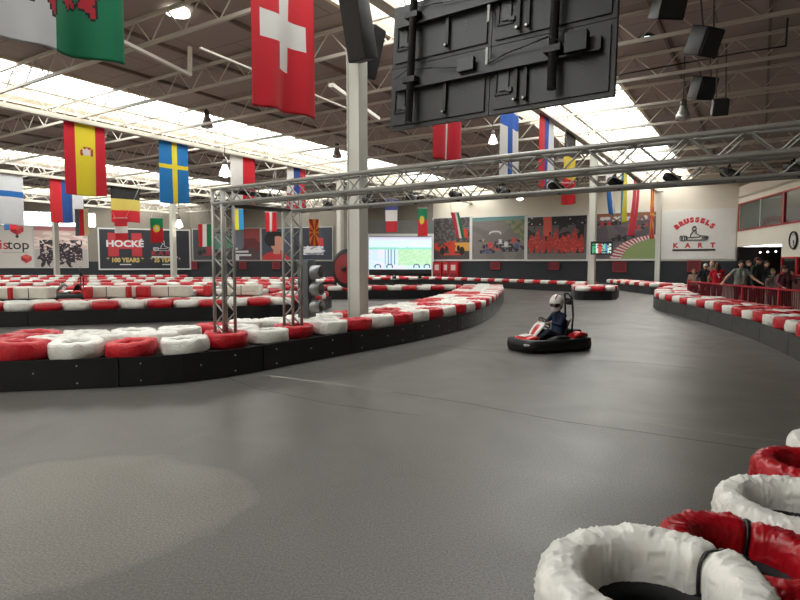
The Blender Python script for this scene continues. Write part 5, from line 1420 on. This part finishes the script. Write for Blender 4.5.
# driver joints in kart space (x forward) turned so that +y is forward for the figure builder; real size of a child
def K(x, y, z): return (-y / .865, x / .865, z / .865)
def helmet(t, k, Mh, hd, V, S):
    hb = MB(); hb.ball(hd + Mh @ V((0, -.01, .015)), (.148, .17, .158), Mh, n=28, m=18, zmin=-.85)
    hb.ball(hd + Mh @ V((0, .085, -.105)), (.098, .09, .05), Mh, n=20, m=10)
    o = S(hb).build('helmet', kart_white); o.parent = t
    vb = MB(); vb.ball(hd + Mh @ V((0, .048, .002)), (.126, .142, .072), Mh, n=24, m=10); v = S(vb).build('visor_opening', flat((44, 26, 24), .25)); v.parent = o
    fb = MB(); fb.ball(hd + Mh @ V((0, .10, -.01)), (.06, .094, .042), Mh, n=16, m=8); v = S(fb).build('face', skin_m); v.parent = t
    for s_ in (-1, 1):
        eb = MB(); eb.ball(hd + Mh @ V((.028 * s_, .188, .004)), (.012, .008, .008), Mh, n=8, m=6); v = S(eb).build('eye', flat((30, 24, 22))); v.parent = t
    sb = MB()
    sb.ball(hd + Mh @ V((-.03, -.02, .125)), (.03, .13, .052), Mh, n=14, m=8)
    v = S(sb).build('helmet_flash', flat((150, 60, 60), .4)); v.parent = o
    cb = MB(); cb.ball(hd + Mh @ V((0, -.0, -.12)), (.11, .12, .05), Mh, n=18, m=8); v = S(cb).build('helmet_lining', black_pl); v.parent = o
JD = dict(pelvis=K(-.17, 0, .25), chest=K(-.25, 0, .50), neck=K(-.22, 0, .70), head=K(-.16, .015, .865), sh_l=K(-.23, .14, .63), sh_r=K(-.23, -.14, .63), el_l=K(-.08, .21, .46), el_r=K(-.08, -.21, .46),
          wr_l=K(.035, .14, .50), wr_r=K(.035, -.14, .50), hand_l=(.15, .9, .25), hand_r=(-.15, .9, .25), hp_l=K(-.16, .08, .22), hp_r=K(-.16, -.08, .22), kn_l=K(.14, .17, .36), kn_r=K(.14, -.17, .36), an_l=K(.40, .10, .16), an_r=K(.40, -.10, .16), foot=(0, .7, .7), face=(-.45, .85, -.42))
drv = figure('young kart driver in a white helmet and dark blue jacket gripping the wheel', kart.location, KA - R(90), JD, dict(top=blue, leg=cloth('dark_blue_trousers', (24, 34, 52)), shoe=black_pl), 1.47, 'helmet', extra=helmet, voxel=.012)
# parked karts deep in the hall
def parked(px, Y, rz, label, z=0.0, hide=()):
    o = copy_tree(kart); o.location = pp(px, Y) + Vector((0, 0, z)); o.rotation_euler = (0, 0, rz); o['label'] = label; return o
parked(417, 28.4, R(250), 'black parked go-kart below the bright doorway behind the centre barrier', 0)
parked(389, 28.4, R(235), 'second parked go-kart beside the main column, left of the other', 0)
parked(68, 19.1, R(185), 'parked go-kart standing among the white wrapped blocks at left', 0.36)

# ---------------------------------------------------------------- traffic light and fire hose reel
sg = G(306, 340); base = Vector((P(307, 300, 10.6).x, 10.6, 0)); t = thing('signal_light', 'grey three-lamp signal light turned sideways behind the second truss upright', 'traffic light', base)
Ms = Matrix.Rotation(R(-20), 3, 'Z'); hz = mat('signal_housing', (88, 92, 96), .5, .1, .08)
def sgp(x, y, z): return base + Ms @ Vector((x, y, 0)) + Vector((0, 0, z))
MB().box(sgp(0, 0, 1.13), (.22, .30, 1.06), Ms, bev=.015).build('housing', hz, t)
MB().tube(sgp(0, 0, .36), sgp(0, 0, .62), .04, n=10).build('pole', hz, t)
for k, (z, c_) in enumerate(((1.43, (110, 30, 30)), (1.12, (110, 90, 40)), (.80, (40, 100, 60)))):
    MX = Ms @ Matrix.Rotation(R(90), 3, 'Y')
    mb = MB(); mb.lathe([(.125, .0), (.125, .19), (.118, .19), (.112, .02)], 24, MX, sgp(.11, 0, z)); v = mb.build('lamp_hood', mat('hood_grey', (150, 152, 152), .35, .3, .05), t)
    mb = MB(); mb.lathe([(.001, .05), (.06, .04), (.11, .02)], 20, MX, sgp(.11, 0, z)); mb.build('lens', flat(c_, .2), v)
hb_ = P(350.5, 268.5, 12.75); t = thing('hose_reel', 'large black-rimmed red hose reel mounted behind the main column', 'hose reel', hb_)
MR = Matrix.Rotation(R(-128), 3, 'Z') @ Matrix.Rotation(R(90), 3, 'Y'); rr = .42
mb = MB(); mb.lathe([(.12, .0), (rr - .08, .0), (rr, .02), (rr + .01, .08), (rr, .15), (rr - .08, .17), (.12, .17)], 40, MR, hb_, closed=True); mb.build('rim', kart_black, t)
mb = MB(); mb.lathe([(.001, .2), (.2, .19), (rr - .1, .175)], 32, MR, hb_); mb.build('reel_face', mat('reel_red', (130, 18, 30), .4, 0, .1), t)
mb = MB(); mb.lathe([(.001, .24), (.05, .24), (.05, .19)], 16, MR, hb_); mb.build('hub', black_pl, t)
MB().bar(hb_, Vector((col_xy.x, 12.0, hb_.z)), .06, .08).build('bracket', grey_steel, t)
# small box and switch at the foot of the main column
q = Vector((col_xy.x, 11.75, 0)) + H(0, 0) 
# ---------------------------------------------------------------- joints and cracks in the floor
crk = mat('floor_joint_dark', (58, 55, 50), .8, 0, .2, 9); lite = mat('floor_joint_pale', (146, 141, 131), .7, 0, .2, 9)
def crack(pts, w_, m, i):
    mb = MB(); q = [G(x, y) for x, y in pts]; z = Vector((0, 0, .0025))
    fine = []
    for a, b in zip(q[:-1], q[1:]):
        n = max(2, int((b - a).length / .12))
        for k in range(n): fine.append(a + (b - a) * (k / n))
    fine.append(q[-1]); vs = []
    for k, p in enumerate(fine):
        d = (fine[min(k + 1, len(fine) - 1)] - fine[max(0, k - 1)]).normalized(); nn = Vector((-d.y, d.x, 0)); j = nn * .012 * noise.noise(p * 3)
        ww = w_ * (1 + .5 * noise.noise(p * 5))
        vs += [p + j + nn * ww / 2 + z, p + j - nn * ww / 2 + z]
    mb.add(vs, [(2 * k, 2 * k + 1, 2 * k + 3, 2 * k + 2) for k in range(len(fine) - 1)]); struct('trim_%d' % i, mb, m)
crack([(268, 375.5), (330, 383.5), (392, 392)], .035, lite, 20)
crack([(392, 392), (470, 404), (560, 421), (640, 432), (700, 441), (775, 452)], .012, crk, 21)
crack([(640, 421), (700, 431), (745, 437), (790, 442)], .022, lite, 22)
crack([(440, 345.5), (476, 350), (505, 352.5)], .02, crk, 23)
crack([(590, 360.5), (640, 363), (700, 369)], .02, crk, 24)
crack([(225, 377), (258, 389), (330, 404), (420, 416)], .010, crk, 25)
# black cable run under the brown roof at upper right
cb = MB().path([P(790, -20, 15.5), P(786, 46, 15.5), P(745, 52, 16.5), P(690, 62, 17), P(613, 76, 17.5)], .022, 6)
tag(cb.build('power_cable', black_pl, origin=P(786, 46, 15.5)), 'thin black cable running down and along the joists at upper right', 'cable')
